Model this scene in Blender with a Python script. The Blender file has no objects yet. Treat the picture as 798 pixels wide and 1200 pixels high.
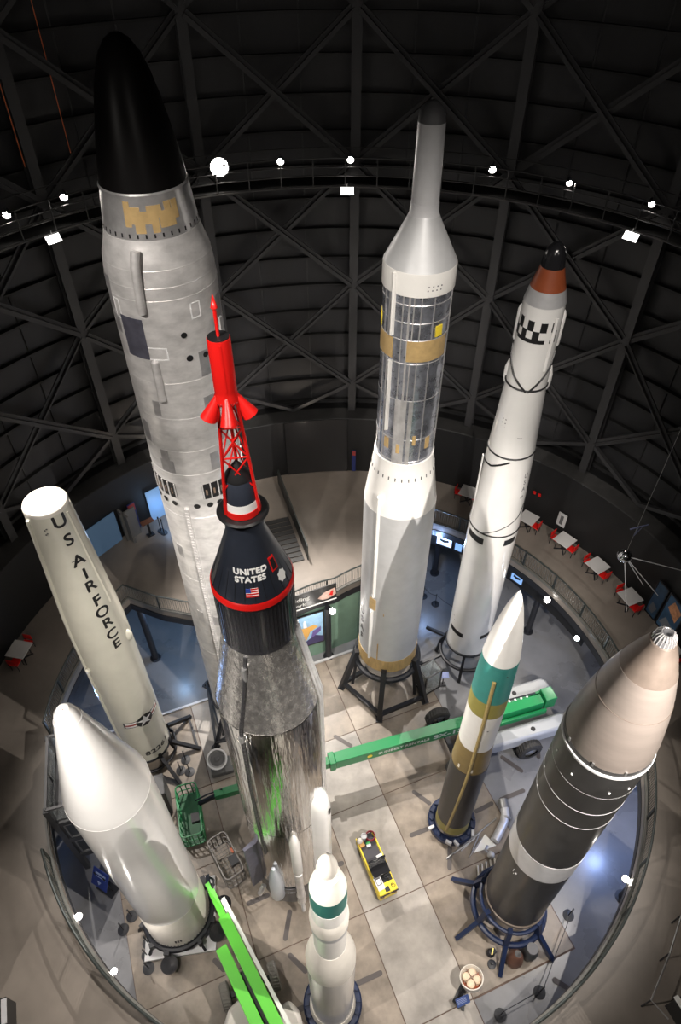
import bpy, bmesh, math, random
from math import sin, cos, pi, radians as rad, atan2, hypot, sqrt
from mathutils import Vector, Matrix
random.seed(7)
sc = bpy.context.scene
COL = sc.collection

# ------------------------------------------------------------------ materials
MATS = {}
def mat(name, col, rough=.5, metal=0., var=.0, vscale=3., bump=0., bscale=20., coat=0., emit=None, estr=0., streak=None, trans=0., col2=None, spec=.5):
    if name in MATS: return MATS[name]
    m = bpy.data.materials.new(name); m.use_nodes = True
    nt = m.node_tree; b = nt.nodes['Principled BSDF']
    c = (*col, 1)
    b.inputs['Base Color'].default_value = c
    b.inputs['Roughness'].default_value = rough
    b.inputs['Metallic'].default_value = metal; b.inputs['Specular IOR Level'].default_value = spec
    b.inputs['Coat Weight'].default_value = coat
    b.inputs['Coat Roughness'].default_value = .12
    b.inputs['Transmission Weight'].default_value = trans
    if emit:
        b.inputs['Emission Color'].default_value = (*emit, 1); b.inputs['Emission Strength'].default_value = estr
    tc = nt.nodes.new('ShaderNodeTexCoord')
    vec = tc.outputs['Object']
    if streak:
        mp = nt.nodes.new('ShaderNodeMapping'); mp.inputs['Scale'].default_value = streak
        nt.links.new(vec, mp.inputs[0]); vec = mp.outputs[0]
    if var or col2:
        n = nt.nodes.new('ShaderNodeTexNoise'); n.inputs['Scale'].default_value = vscale; n.inputs['Detail'].default_value = 7
        n.inputs['Roughness'].default_value = .6
        nt.links.new(vec, n.inputs[0])
        r = nt.nodes.new('ShaderNodeValToRGB')
        r.color_ramp.elements[0].position = .33; r.color_ramp.elements[1].position = .67
        if col2:
            r.color_ramp.elements[0].color = (*col2, 1); r.color_ramp.elements[1].color = c
        else:
            r.color_ramp.elements[0].color = (*[x*(1-var) for x in col], 1); r.color_ramp.elements[1].color = (*[min(1, x*(1+var)) for x in col], 1)
        nt.links.new(n.outputs[0], r.inputs[0]); nt.links.new(r.outputs[0], b.inputs['Base Color'])
        mr = nt.nodes.new('ShaderNodeMapRange'); mr.inputs[3].default_value = max(0, rough*(1-var)); mr.inputs[4].default_value = min(1, rough*(1+var))
        nt.links.new(n.outputs[0], mr.inputs[0]); nt.links.new(mr.outputs[0], b.inputs['Roughness'])
    if bump:
        n2 = nt.nodes.new('ShaderNodeTexNoise'); n2.inputs['Scale'].default_value = bscale; n2.inputs['Detail'].default_value = 3
        nt.links.new(vec, n2.inputs[0])
        bp = nt.nodes.new('ShaderNodeBump'); bp.inputs['Strength'].default_value = bump; bp.inputs['Distance'].default_value = .05
        nt.links.new(n2.outputs[0], bp.inputs['Height']); nt.links.new(bp.outputs[0], b.inputs['Normal'])
    MATS[name] = m
    return m

white = mat('white_paint', (.78, .765, .73), .35, var=.04, vscale=1.2, coat=.3)
white2 = mat('white_gloss', (.80, .79, .77), .22, var=.03, vscale=.8, bump=.05, bscale=3, coat=.6)
cream = mat('cream_paint', (.70, .68, .58), .25, var=.05, vscale=.7, coat=.5)
ivory = mat('ivory_paint', (.76, .72, .65), .4, var=.04)
greypaint = mat('grey_paint', (.50, .505, .51), .42, .15, var=.06, vscale=1.5)
lgrey = mat('light_grey_paint', (.55, .55, .56), .35, .1, var=.04)
dgrey = mat('dark_grey_paint', (.10, .10, .105), .5)
ti_metal = mat('weathered_aluminium', (.66, .645, .635), .42, .38, var=.18, vscale=1.6, bump=.10, bscale=5, streak=(1, 1, 1.8))
ti_dark = mat('dark_sheet_metal', (.13, .13, .17), .45, .5, var=.2)
bright = mat('bright_steel', (.80, .79, .79), .30, .72, var=.15, vscale=2.5, bump=.15, bscale=6)
chrome = mat('polished_skin', (.60, .585, .565), .10, 1., var=.2, vscale=2.2, bump=.8, bscale=1.5, streak=(4.5, 4.5, .30))
chrome_tile = mat('overlapping_foil_skin', (.50, .485, .465), .26, .9, var=.32, vscale=4., bump=.6, bscale=3.0, streak=(1.8, 1.8, 1.1))
foil = mat('silver_blue_foil', (.40, .42, .48), .28, .80, var=.35, vscale=2.2, bump=.35, bscale=4)
tan = mat('tan_primer', (.52, .36, .16), .45, .1, var=.12, vscale=4)
gold = mat('gold_tan_band', (.50, .34, .14), .45, .2, var=.2, vscale=6, streak=(1, 1, .2))
yellow = mat('yellow_paint', (.86, .66, .05), .38)
black = mat('black_paint', (.012, .012, .013), .38)
dome_black = mat('dome_black', (.006, .0055, .0055), .38, spec=.12)
black_gloss = mat('black_gloss', (.015, .015, .017), .18)
stand_black = mat('stand_black', (.011, .012, .016), .5)
navy = mat('navy_stand', (.012, .022, .062), .4)
navy_skin = mat('dark_navy_skin', (.035, .042, .06), .38, .3, var=.12, vscale=2)
red = mat('red_paint', (.60, .010, .008), .35)
brown_red = mat('rust_brown_paint', (.26, .062, .022), .4, var=.08)
teal = mat('teal_paint', (.035, .215, .19), .4, var=.06)
dteal = mat('dark_teal_paint', (.02, .115, .10), .4, var=.06)
olive = mat('olive_paint', (.27, .235, .055), .45, var=.08)
brown_ol = mat('brown_olive_paint', (.22, .155, .055), .45, var=.1)
strip_ol = mat('mustard_strip', (.36, .27, .10), .45, var=.12, vscale=5)
charcoal = mat('charcoal_composite', (.030, .027, .026), .45, var=.15, vscale=2)
pk_dark = mat('black_motor_case', (.022, .0215, .021), .42, .1, var=.25, vscale=1.2, coat=.15)
pk_nose = mat('pinkish_grey_shroud', (.205, .175, .155), .38, .35, var=.10, vscale=1., streak=(.6, .6, 3))
pk_tip = mat('brown_grey_tip', (.15, .12, .10), .38, .35, var=.1)
silver = mat('silver_paint', (.56, .56, .57), .38, .4, var=.06)
green = mat('lift_green', (.007, .20, .06), .35, coat=.3)
lime = mat('lime_green', (.14, .68, .06), .35, coat=.3)
rubber = mat('tyre_rubber', (.03, .029, .028), .8, bump=.4, bscale=12)
rubber_grey = mat('dusty_tyre', (.20, .19, .17), .85, bump=.5, bscale=14)
steel = mat('dull_steel', (.35, .35, .35), .4, .8)
rail_mat = mat('railing_paint', (.035, .042, .04), .45, .3)
mesh_mat = mat('railing_infill', (.13, .14, .13), .5, .3)
copper = mat('bronze_tank', (.20, .10, .07), .45, .3, var=.25)
tank_grey = mat('grey_tank', (.06, .065, .07), .5, .2, var=.2)
hall_panel = mat('hall_wall_panel', (.018, .0178, .0195), .55, var=.45, vscale=.7, streak=(1, 1, .3))
beam = mat('beam_dark', (.033, .0325, .034), .5); girt_m = mat('girt_dark', (.012, .012, .012), .6)
low_wall = mat('low_wall_black', (.0065, .0065, .007), .6)
ledge_m = mat('ledge_grey', (.04, .039, .038), .7, var=.2)
conc = mat('deck_concrete', (.175, .152, .13), .38, var=.22, vscale=.28, bump=.03, bscale=4)
floor_vis = mat('visitor_floor', (.17, .172, .18), .28, var=.2, vscale=.35)
slabA = mat('slab_warm', (.225, .188, .150), .40, var=.36, vscale=.8)
slabB = mat('slab_warm_light', (.265, .226, .185), .40, var=.34, vscale=.8)
slabC = mat('slab_pale', (.30, .275, .245), .38, var=.28, vscale=.7)
joint_m = mat('floor_joint', (.10, .062, .045), .7)
channel_m = mat('floor_channel_steel', (.085, .075, .072), .5, .4)
green_wall = mat('green_wall', (.16, .26, .195), .6, var=.05)
glass = mat('clear_pane', (.8, .85, .85), .05, trans=.9)
lamp_w = mat('lamp_white', (1, 1, 1), emit=(1, .93, .85), estr=60)
lamp_big = mat('lamp_white_big', (1, 1, 1), emit=(1, .93, .85), estr=120)
lamp_b = mat('lamp_cool', (1, 1, 1), emit=(.75, .88, 1), estr=60)
flood_e = mat('flood_panel', (1, 1, 1), emit=(1, .96, .9), estr=5)
screen_b = mat('screen_blue', (.05, .1, .2), emit=(.25, .45, .85), estr=.9)
scr_w = mat('screen_white', (.5, .6, .7), emit=(.7, .8, 1), estr=.8)
blue_open = mat('blue_wall_panel', (.16, .30, .50), .5)
table_top = mat('table_laminate', (.50, .49, .48), .4)
paper = mat('paper_white', (.8, .8, .78), .6)
blue_sign = mat('blue_sign', (.03, .06, .30), .4)
sky_print = mat('sky_print', (.16, .36, .62), .5)
orange = mat('orange_cord', (.75, .16, .04), .5)
beige = mat('beige_interior', (.16, .11, .08), .7, var=.3, vscale=6)

# ------------------------------------------------------------------ mesh builder
class MB:
    def __init__(s): s.bm = bmesh.new(); s.mats = []
    def _mi(s, m):
        if m is None: return 0
        if m not in s.mats: s.mats.append(m)
        return s.mats.index(m)
    def face(s, vs, mi=0):
        try:
            f = s.bm.faces.new(vs); f.material_index = mi; f.smooth = True; return f
        except ValueError: return None
    def lathe(s, prof, seg=64, c=(0, 0), m=None, cap=True, M=None):
        mi = s._mi(m); rings = []
        for z, r in prof:
            if r < 1e-4:
                rings.append([s.bm.verts.new((c[0], c[1], z))])
            else:
                rings.append([s.bm.verts.new((c[0]+r*sin(2*pi*k/seg), c[1]-r*cos(2*pi*k/seg), z)) for k in range(seg)])
        for a, b in zip(rings, rings[1:]):
            for k in range(seg):
                k2 = (k+1) % seg
                if len(a) == 1 and len(b) == 1: continue
                if len(a) == 1: s.face([a[0], b[k2], b[k]], mi)
                elif len(b) == 1: s.face([a[k], a[k2], b[0]], mi)
                else: s.face([a[k], a[k2], b[k2], b[k]], mi)
        if cap:
            for rg in (rings[0], rings[-1]):
                if len(rg) > 2: s.face(rg, mi)
        if M is not None:
            for rg in rings:
                for v in rg: v.co = M @ v.co
        return s
    def box(s, c, sz, rz=0, m=None, M=None):
        mi = s._mi(m); vs = []
        R = Matrix.Rotation(rz, 3, 'Z')
        for dx in (-.5, .5):
            for dy in (-.5, .5):
                for dz in (-.5, .5):
                    p = R @ Vector((dx*sz[0], dy*sz[1], dz*sz[2])) + Vector(c)
                    if M is not None: p = M @ p
                    vs.append(s.bm.verts.new(p))
        for f in ((0, 1, 3, 2), (4, 6, 7, 5), (0, 4, 5, 1), (2, 3, 7, 6), (0, 2, 6, 4), (1, 5, 7, 3)):
            q = s.face([vs[i] for i in f], mi)
        return s
    def bar(s, a, b, w, h=None, m=None, up=(0, 0, 1)):
        h = h or w; mi = s._mi(m)
        a = Vector(a); b = Vector(b); d = (b-a).normalized(); u = Vector(up)
        if abs(d.dot(u)) > .98: u = Vector((0, 1, 0))
        x = d.cross(u).normalized(); y = x.cross(d).normalized()
        vs = []
        for p in (a, b):
            for i, j in ((-1, -1), (1, -1), (1, 1), (-1, 1)):
                vs.append(s.bm.verts.new(p + x*(i*w/2) + y*(j*h/2)))
        for f in ((0, 1, 2, 3), (4, 7, 6, 5), (0, 4, 5, 1), (1, 5, 6, 2), (2, 6, 7, 3), (3, 7, 4, 0)):
            s.face([vs[i] for i in f], mi)
        return s
    def tube(s, pts, r, seg=10, m=None, closed=False, r1=None):
        mi = s._mi(m); P = [Vector(p) for p in pts]; n = len(P); rings = []
        prev = None
        for i, p in enumerate(P):
            if closed: d = (P[(i+1) % n]-P[i-1])
            else: d = P[min(i+1, n-1)]-P[max(i-1, 0)]
            d.normalize()
            u = prev if prev is not None else (Vector((0, 0, 1)) if abs(d.z) < .9 else Vector((0, 1, 0)))
            x = d.cross(u)
            if x.length < 1e-4: x = d.cross(Vector((1, 0, 0)))
            x.normalize(); y = x.cross(d).normalized(); prev = y
            rr = r if r1 is None else r+(r1-r)*i/(n-1)
            rings.append([s.bm.verts.new(p+x*(rr*cos(2*pi*k/seg))+y*(rr*sin(2*pi*k/seg))) for k in range(seg)])
        prs = list(zip(rings, rings[1:])) + ([(rings[-1], rings[0])] if closed else [])
        for a, b in prs:
            for k in range(seg): s.face([a[k], a[(k+1) % seg], b[(k+1) % seg], b[k]], mi)
        if not closed: s.face(rings[0][::-1], mi); s.face(rings[-1], mi)
        return s
    def ring(s, z, R, r, seg=64, m=None, tseg=8, c=(0, 0)):
        return s.tube([(c[0]+R*sin(2*pi*k/seg), c[1]-R*cos(2*pi*k/seg), z) for k in range(seg)], r, tseg, m, True)
    def patch(s, rf, t0, t1, z0, z1, th=.015, m=None, n=None, off=.002, nz=1):
        """curved plate on a body of revolution; rf = radius or function of z; angles in degrees"""
        mi = s._mi(m); f = rf if callable(rf) else (lambda z: rf)
        n = n or max(2, int(abs(t1-t0)/6)+1); grid = []
        for q in range(2):
            g = []
            for j in range(nz+1):
                z = z0+(z1-z0)*j/nz; r = f(z)+(off if q == 0 else off+th)
                g.append([s.bm.verts.new((r*sin(rad(t0+(t1-t0)*i/n)), -r*cos(rad(t0+(t1-t0)*i/n)), z)) for i in range(n+1)])
            grid.append(g)
        a, b = grid
        for j in range(nz):
            for i in range(n):
                s.face([b[j][i], b[j][i+1], b[j+1][i+1], b[j+1][i]], mi)
                s.face([a[j][i], a[j+1][i], a[j+1][i+1], a[j][i+1]], mi)
        for i in range(n):
            s.face([a[0][i], a[0][i+1], b[0][i+1], b[0][i]], mi); s.face([a[nz][i], b[nz][i], b[nz][i+1], a[nz][i+1]], mi)
        for j in range(nz):
            s.face([a[j][0], b[j][0], b[j+1][0], a[j+1][0]], mi); s.face([a[j][n], a[j+1][n], b[j+1][n], b[j][n]], mi)
        return s
    def frame(s, rf, t0, t1, z0, z1, w=.03, m=None, th=.008):
        f = rf if callable(rf) else (lambda z: rf); dt = math.degrees(w/f(z0))
        s.patch(rf, t0, t1, z0, z0+w, th, m); s.patch(rf, t0, t1, z1-w, z1, th, m)
        s.patch(rf, t0, t0+dt, z0, z1, th, m); s.patch(rf, t1-dt, t1, z0, z1, th, m); return s
    def spot(s, r, t, z, rad_, m=None, th=.01, seg=14):
        """small round disc on the surface"""
        mi = s._mi(m); vs = []
        for k in range(seg):
            a = 2*pi*k/seg; tt = rad(t)+rad_*cos(a)/r
            vs.append(s.bm.verts.new(((r+th)*sin(tt), -(r+th)*cos(tt), z+rad_*sin(a))))
        s.face(vs, mi); return s
    def poly(s, pts, z0, z1, m=None, M=None):
        """vertical prism over an xy outline (counter-clockwise)"""
        mi = s._mi(m)
        a = [s.bm.verts.new((*p, z0)) for p in pts]; b = [s.bm.verts.new((*p, z1)) for p in pts]
        if M is not None:
            for v in a+b: v.co = M @ v.co
        n = len(pts)
        s.face(a[::-1], mi); s.face(b, mi)
        for i in range(n): s.face([a[i], a[(i+1) % n], b[(i+1) % n], b[i]], mi)
        return s
    def sphere(s, c, r, m=None, seg=24, rz=1.):
        return s.lathe([(c[2]+r*rz*sin(-pi/2+pi*k/12), max(0, r*cos(-pi/2+pi*k/12)) if 0 < k < 12 else 0) for k in range(13)], seg, (c[0], c[1]), m)
    def build(s, name, m=None, parent=None, sharp=32, bevel=0, recalc=True):
        if recalc: bmesh.ops.recalc_face_normals(s.bm, faces=s.bm.faces)
        me = bpy.data.meshes.new(name); s.bm.to_mesh(me); s.bm.free()
        if s.mats and not (len(s.mats) == 1 and s.mats[0] is None):
            for x in s.mats: me.materials.append(x)
        elif m: me.materials.append(m)
        me.set_sharp_from_angle(angle=rad(sharp))
        o = bpy.data.objects.new(name, me); COL.objects.link(o)
        if bevel:
            bv = o.modifiers.new('bevel', 'BEVEL'); bv.width = bevel; bv.segments = 2; bv.limit_method = 'ANGLE'
        if parent: o.parent = parent
        return o

def tag(o, label=None, cat=None, group=None, kind=None):
    if label: o['label'] = label
    if cat: o['category'] = cat
    if group: o['group'] = group
    if kind: o['kind'] = kind
    return o
def thing(name, label, cat, loc=(0, 0, 0), rz=0, group=None):
    o = bpy.data.objects.new(name, None); COL.objects.link(o); o.empty_display_size = .3
    o.location = loc; o.rotation_euler = (0, 0, rz)
    return tag(o, label, cat, group)
def struct(name, mb, m=None, **k): return tag(mb.build(name, m, **k), kind='structure')
def dup(root, loc=None, rz=None, label=None, group=None):
    def cp(o, par):
        c = o.copy(); COL.objects.link(c)
        if par: c.parent = par
        for ch in [x for x in KIDS.get(o, o.children)]: cp(ch, c)
        return c
    r = cp(root, None)
    if loc is not None: r.location = loc
    if rz is not None: r.rotation_euler = (0, 0, rz)
    if label: r['label'] = label
    if group: r['group'] = group
    return r
KIDS = {}

def text_mesh(txt, size, xs=1., bold=.0, th=.006):
    """flat letters as mesh data centred on the origin, x right, y up"""
    cu = bpy.data.curves.new('lettering', 'FONT'); cu.body = txt; cu.size = size; cu.align_x = 'CENTER'; cu.align_y = 'CENTER'
    cu.extrude = th/2; cu.space_character = 1.05
    o = bpy.data.objects.new('lettering', cu); COL.objects.link(o)
    dg = bpy.context.evaluated_depsgraph_get(); dg.update()
    me = bpy.data.meshes.new_from_object(o.evaluated_get(dg))
    bpy.data.objects.remove(o); bpy.data.curves.remove(cu)
    for v in me.vertices: v.co.x *= xs
    if bold:      # heavier strokes: the same outline a little to each side
        bm = bmesh.new(); 
        for i, (dx, dy) in enumerate(((bold, 0), (-bold, 0), (0, bold), (0, -bold))):
            for v in me.vertices: v.co.x += dx; v.co.y += dy
            bm.from_mesh(me)
            for v in me.vertices: v.co.x -= dx; v.co.y -= dy
        bm.to_mesh(me); bm.free()
    return me
def wrap_text(txt, size, rf, t, z, m, parent, name='lettering', xs=1., bold=0., tilt=0., vert=False):
    me = text_mesh(txt, size, xs, bold); f = rf if callable(rf) else (lambda q: rf)
    bm = bmesh.new(); bm.from_mesh(me)
    xsr = [v.co.x for v in bm.verts]; x0, x1 = min(xsr), max(xsr); st = .08
    x = x0+st
    while x < x1:
        bmesh.ops.bisect_plane(bm, geom=bm.verts[:]+bm.edges[:]+bm.faces[:], plane_co=(x, 0, 0), plane_no=(1, 0, 0)); x += st
    ca, sa = cos(tilt), sin(tilt)
    for v in bm.verts:
        X, Y, Z = v.co; X, Y = X*ca-Y*sa, X*sa+Y*ca
        zz = z+Y; r = f(zz)+.006+Z; a = rad(t)+X/f(zz)
        v.co = (r*sin(a), -r*cos(a), zz)
    bm.to_mesh(me); bm.free(); me.materials.append(m)
    o = bpy.data.objects.new(name, me); COL.objects.link(o); o.parent = parent
    return o
def flat_text(txt, size, M, m, parent=None, name='lettering', xs=1., bold=0.):
    me = text_mesh(txt, size, xs, bold); me.transform(M); me.materials.append(m)
    o = bpy.data.objects.new(name, me); COL.objects.link(o); o.parent = parent
    return o

def prof_fn(prof):
    P = sorted(prof)
    def f(z):
        if z <= P[0][0]: return P[0][1]
        for (a, ra), (b, rb) in zip(P, P[1:]):
            if z <= b: return ra+(rb-ra)*(z-a)/(b-a) if b > a else rb
        return P[-1][1]
    return f
def rocket_frame(az, D): a = rad(az); return (D*sin(a), D*cos(a), 0), -a

# ------------------------------------------------------------------ hall shell
HC = (.2, 15.0); OC = Vector((.2, 15.15)); RO = 12.7; RW = 16.4; ZD = 5.2; RS = 18.0
def pol(R, az, c=HC, z=0.): return Vector((c[0]+R*sin(rad(az)), c[1]+R*cos(rad(az)), z))

fl = MB(); fl.lathe([(-.25, 18.6), (0, 18.6)], 96, HC); struct('floor', fl, floor_vis)
gx = Vector((.93, .367)).normalized(); gy = Vector((-gx.y, gx.x))
def G(n, m, z=0): p = gx*n+gy*m; return (p.x, p.y, z)
NE = [-5.55, -.67, 4.09, 6.95, 11.75]; ME = [-1.5, 3.2, 7.6, 11.95, 15.5, 20.0]
sl = MB(); ms = [[slabB, slabB, slabC, slabA], [slabB, slabA, slabC, slabA], [slabA, slabA, slabC, slabA], [slabA, slabB, slabC, slabA], [slabA, slabC, slabA, slabB]]
for j in range(5):
    for i in range(4):
        if i == 3 and j == 0: continue
        g = .02; pts = [G(NE[i]+g, ME[j]+g)[:2], G(NE[i+1]-g, ME[j]+g)[:2], G(NE[i+1]-g, ME[j+1]-g)[:2], G(NE[i]+g, ME[j+1]-g)[:2]]
        sl.poly(pts, .0, .03, ms[j][i])
struct('floor_slabs', sl)
jb = MB(); jb.poly([G(NE[0], ME[0])[:2], G(NE[3]+.02, ME[0])[:2], G(NE[3]+.02, ME[5])[:2], G(NE[0], ME[5])[:2]], .0, .012); jb.poly([G(NE[3]+.02, ME[1]-.05)[:2], G(NE[4]+.02, ME[1]-.05)[:2], G(NE[4]+.02, ME[5])[:2], G(NE[3]+.02, ME[5])[:2]], .0, .012); struct('floor_joint_bed', jb, joint_m)

bulge = [(-10.78, 21.75), (-10.4, 21.4), (-9.24, 20.81), (-7.55, 20.44), (-5.8, 20.2), (-4.19, 20.3), (-2.35, 20.92), (-.28, 21.86), (1.07, 22.71), (2.59, 24.0), (4.0, 25.5), (5.1, 26.88)]
bp = [(math.degrees(atan2(x-OC.x, y-OC.y)), hypot(x-OC.x, y-OC.y)) for x, y in bulge]
def rho(a):
    a = (a+180) % 360-180
    if a < bp[0][0] or a > bp[-1][0]: return RO
    for (a0, r0), (a1, r1) in zip(bp, bp[1:]):
        if a <= a1:
            return r0+(r1-r0)*(a-a0)/(a1-a0)
    return RO
def edge(a, z=0., inset=0.):
    r = rho(a)+inset; return Vector((OC.x+r*sin(rad(a)), OC.y+r*cos(rad(a)), z))
N = 240
dk = MB(); inn = []; 
for k in range(N):
    a = 360*k/N-180; inn.append((edge(a), pol(RW+.05, a)))
v = [[dk.bm.verts.new((*p.xy, z)) for z in (4.85, ZD)] + [dk.bm.verts.new((*q.xy, z)) for z in (4.85, ZD)] for p, q in inn]
for k in range(N):
    a, b = v[k], v[(k+1) % N]
    dk.face([a[1], b[1], b[3], a[3]]); dk.face([a[0], a[2], b[2], b[0]]); dk.face([a[0], b[0], b[1], a[1]])
struct('mezzanine_floor', dk, conc)
fa = MB()
for k in range(N):
    a0, a1 = 360*k/N-180, 360*(k+1)/N-180
    p, q = edge(a0, 4.62, .04), edge(a1, 4.62, .04); fa.bar(p, q, .12, .42)
struct('trim_1', fa, stand_black)
# curb light strip line at the deck edge
cb = MB()
for k in range(N):
    a0, a1 = 360*k/N-180, 360*(k+1)/N-180
    cb.bar(edge(a0, ZD+.06, .05), edge(a1, ZD+.06, .05), .08, .12)
struct('trim_2', cb, mat('kerb', (.11, .11, .10), .5))

w = MB(); w.lathe([(ZD-.4, RW), (9.1, RW), (9.15, RW+.05), (9.15, RS)], 120, HC, cap=False); struct('wall_gallery', w, low_wall)
w = MB(); w.lathe([(9.16, RW+.02), (9.18, RW+1.0)], 120, HC, cap=False); struct('trim_3', w, ledge_m)
w = MB(); w.lathe([(0, RW+.1), (4.85, RW+.1)], 120, HC, cap=False); struct('wall_ground', w, mat('ground_wall', (.06, .062, .066), .6))
w = MB(); w.lathe([(9.0, RS), (40, RS)], 128, HC, cap=False); struct('wall_hall', w, hall_panel)
w = MB(); w.lathe([(40, .0), (40.05, RS+.1)], 96, HC, cap=False); struct('ceiling', w, hall_panel)

zs_g = [9.5+1.42*i for i in range(22)]
for z in zs_g:
    g = MB(); n = 120
    for k in range(n):
        p, q = pol(RS-.12, 360*k/n, z=z), pol(RS-.12, 360*(k+1)/n, z=z); g.bar(p, q, .22, .1)
    struct('wall_girt', g, girt_m)
# panel seams of the wall
for k in range(16):
    for s_ in (7.5, 15):
        az = 1.5+22.5*k+s_
        if abs((az+180) % 360-180) > 100: continue
        g = MB(); g.bar(pol(RS-.03, az, z=9.2), pol(RS-.03, az, z=40), .07, .04); struct('wall_seam', g, beam)
for k in range(16):
    az = 1.5+22.5*k; a = rad(az); g = MB()
    R0 = Matrix.Translation(pol(17.35, az)) @ Matrix.Rotation(-a, 4, 'Z')
    for c, s_ in (((0, -.2, 24.6), (.42, .05, 31)), ((0, .2, 24.6), (.42, .05, 31)), ((0, 0, 24.6), (.06, .4, 31))): g.box(c, s_, M=R0)
    struct('steel_column', g, beam)
nodes_z = [11.0, 16.9, 22.6, 28.3, 34.0]
for k in range(-4, 4):
    a0, a1 = 1.5+22.5*k, 1.5+22.5*(k+1)
    if a1 < -95 or a0 > 95: continue
    for z0, z1 in zip(nodes_z, nodes_z[1:]):
        for za, zb, off in ((z0, z1, .0), (z1, z0, .22)):
            g = MB(); p, q = pol(17.3-off*.7, a0, z=za), pol(17.3-off*.7, a1, z=zb); d = (q-p)*.02
            g.bar(p+d, q-d, .06, .36); g.bar(p+d, q-d, .34, .05); struct('cross_brace', g, beam)
    g = MB(); g.bar(pol(17.3, a0, z=nodes_z[0]), pol(17.3, (a0+a1)/2, z=9.3), .2, .2); struct('knee_brace', g, beam)
    g = MB(); g.bar(pol(17.3, a1, z=nodes_z[0]), pol(17.3, (a0+a1)/2, z=9.3), .2, .2); struct('knee_brace', g, beam)

# catwalk ring
cw = thing('catwalk', 'dark steel maintenance catwalk ringing the upper hall wall', 'catwalk', (HC[0], HC[1], 0))
def arc(R, z, n=120, a0=0, a1=360): return [(R*sin(rad(a0+(a1-a0)*k/n)), R*cos(rad(a0+(a1-a0)*k/n)), z) for k in range(n)]
g = MB(); g.lathe([(22.15, 15.6), (22.22, 15.6), (22.22, 16.6), (22.15, 16.6), (22.15, 15.6)], 96, cap=False); g.build('walkway', girt_m, cw)
g = MB()
for R, z, r in ((15.6, 22.15, .035), (16.9, 22.15, .03)): g.tube(arc(R, z), r, 6, closed=True)
g.build('edge_beam', mat('catwalk_edge', (.09, .088, .085), .5, .3), cw)
rl = mat('catwalk_rail', (.06, .06, .06), .4, .5)
for z in (22.6, 22.95, 23.3): MB().tube(arc(15.6, z), .022, 6, closed=True).build('rail', rl, cw)
MB().tube(arc(16.9, 23.3), .022, 6, closed=True).build('rail', rl, cw)
for k in range(72):
    a = 5*k; x, y = 15.6*sin(rad(a)), 15.6*cos(rad(a)); MB().bar((x, y, 22.15), (x, y, 23.3), .045).build('post', rl, cw)

# ------------------------------------------------------------------ mezzanine railing
rr = thing('guard_railing', 'dark metal guard railing following the edge of the upper floor opening', 'railing', (OC.x, OC.y, ZD))
def le(a, z): p = edge(a, z, .12); return (p.x-OC.x, p.y-OC.y, z)
step = 1.5; angs = [k*step-180 for k in range(240)]
gate = lambda a: -117 <= a <= -95          # the tower stands here
keep = [a for a in angs if not gate(a)]
run = [a for a in angs if a > -95]+[a for a in angs if a < -117]
g = MB(); g.tube([le(a, 1.1) for a in run], .045, 8); g.build('top_rail', rail_mat, rr)
g = MB(); g.tube([le(a, .16) for a in run], .018, 6); g.build('bottom_rail', rail_mat, rr)
acc = 0; last = None; bay = None; posts = []
for i, a in enumerate(run):
    p = Vector(le(a, 0))
    if last is None or (p-last).length > 2.0 or i == len(run)-1: posts.append(i); last = p
for i in posts:
    a = run[i]; MB().bar(le(a, 0), le(a, 1.12), .08).build('post', rail_mat, rr)
for i0, i1 in zip(posts, posts[1:]):
    g = MB()
    pts = [Vector(le(run[i], 0)) for i in range(i0, i1+1)]
    L = sum((b-a).length for a, b in zip(pts, pts[1:])); n = int(L/.115)
    for k in range(1, n):
        d = L*k/n
        for a, b in zip(pts, pts[1:]):
            l = (b-a).length
            if d <= l: q = a+(b-a)*(d/l); break
            d -= l
        g.bar((q.x, q.y, .16), (q.x, q.y, 1.08), .018)
    g.build('baluster_panel', mesh_mat, rr)
# support columns under the mezzanine
for x, y in ((-10.4, 21.38), (-.67, 21.49), (5.9, 27.6), (-12.9, 13.2), (10.9, 23.2), (13.1, 16.5), (12.3, 9.2), (-11.6, 8.0)):
    g = MB(); g.lathe([(0, .30), (.04, .30), (.05, .17), (4.5, .17)], 24, (x, y)); struct('support_column', g, stand_black)



# ------------------------------------------------------------------ rockets
def rocket(name, label, cat, az, D, group=None):
    loc, rz = rocket_frame(az, D); return thing(name, label, cat, loc, rz, group)
def sect(prof, name, m, parent, seg=96, **k):
    g = MB(); g.lathe(prof, seg); return g.build(name, m, parent, **k)

# --- tall silver missile, black dome
T = rocket('ballistic_missile', 'tallest missile, bare weathered aluminium with a black rounded dome on top', 'missile', -15.35, 19.0)
sect([(26.68, 1.12), (27.6, .97), (28.5, .78), (29.05, .63), (29.45, .46), (29.7, .28), (29.8, .12), (29.82, 0)], 'nose_dome', dome_black, T)
sect([(25.62, 1.25), (25.7, 1.245), (26.6, 1.13), (26.68, 1.15), (26.72, 1.12)], 'instrument_band', bright, T)
bf = prof_fn([(25.6, 1.25), (26.7, 1.125)])
g = MB()
random.seed(3)
for t0, t1, z0, z1 in ((-32, -24, 25.95, 26.55), (-24, 2, 26.02, 26.32), (-20, -8, 25.8, 26.05), (-4, 14, 26.15, 26.45), (10, 30, 25.9, 26.3), (18, 27, 26.3, 26.5), (-30, -12, 26.3, 26.42), (0, 9, 25.8, 26.15), (28, 36, 26.05, 26.5)):
    g.patch(bf, t0, t1, z0, z1, .006, n=5, nz=2)
g.build('primer_patch', tan, T)
g = MB()
for k in range(36): g.patch(bf, k*10, k*10+2, 25.68, 25.78, .01, n=1)
g.build('vent_slot', black, T)
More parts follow.
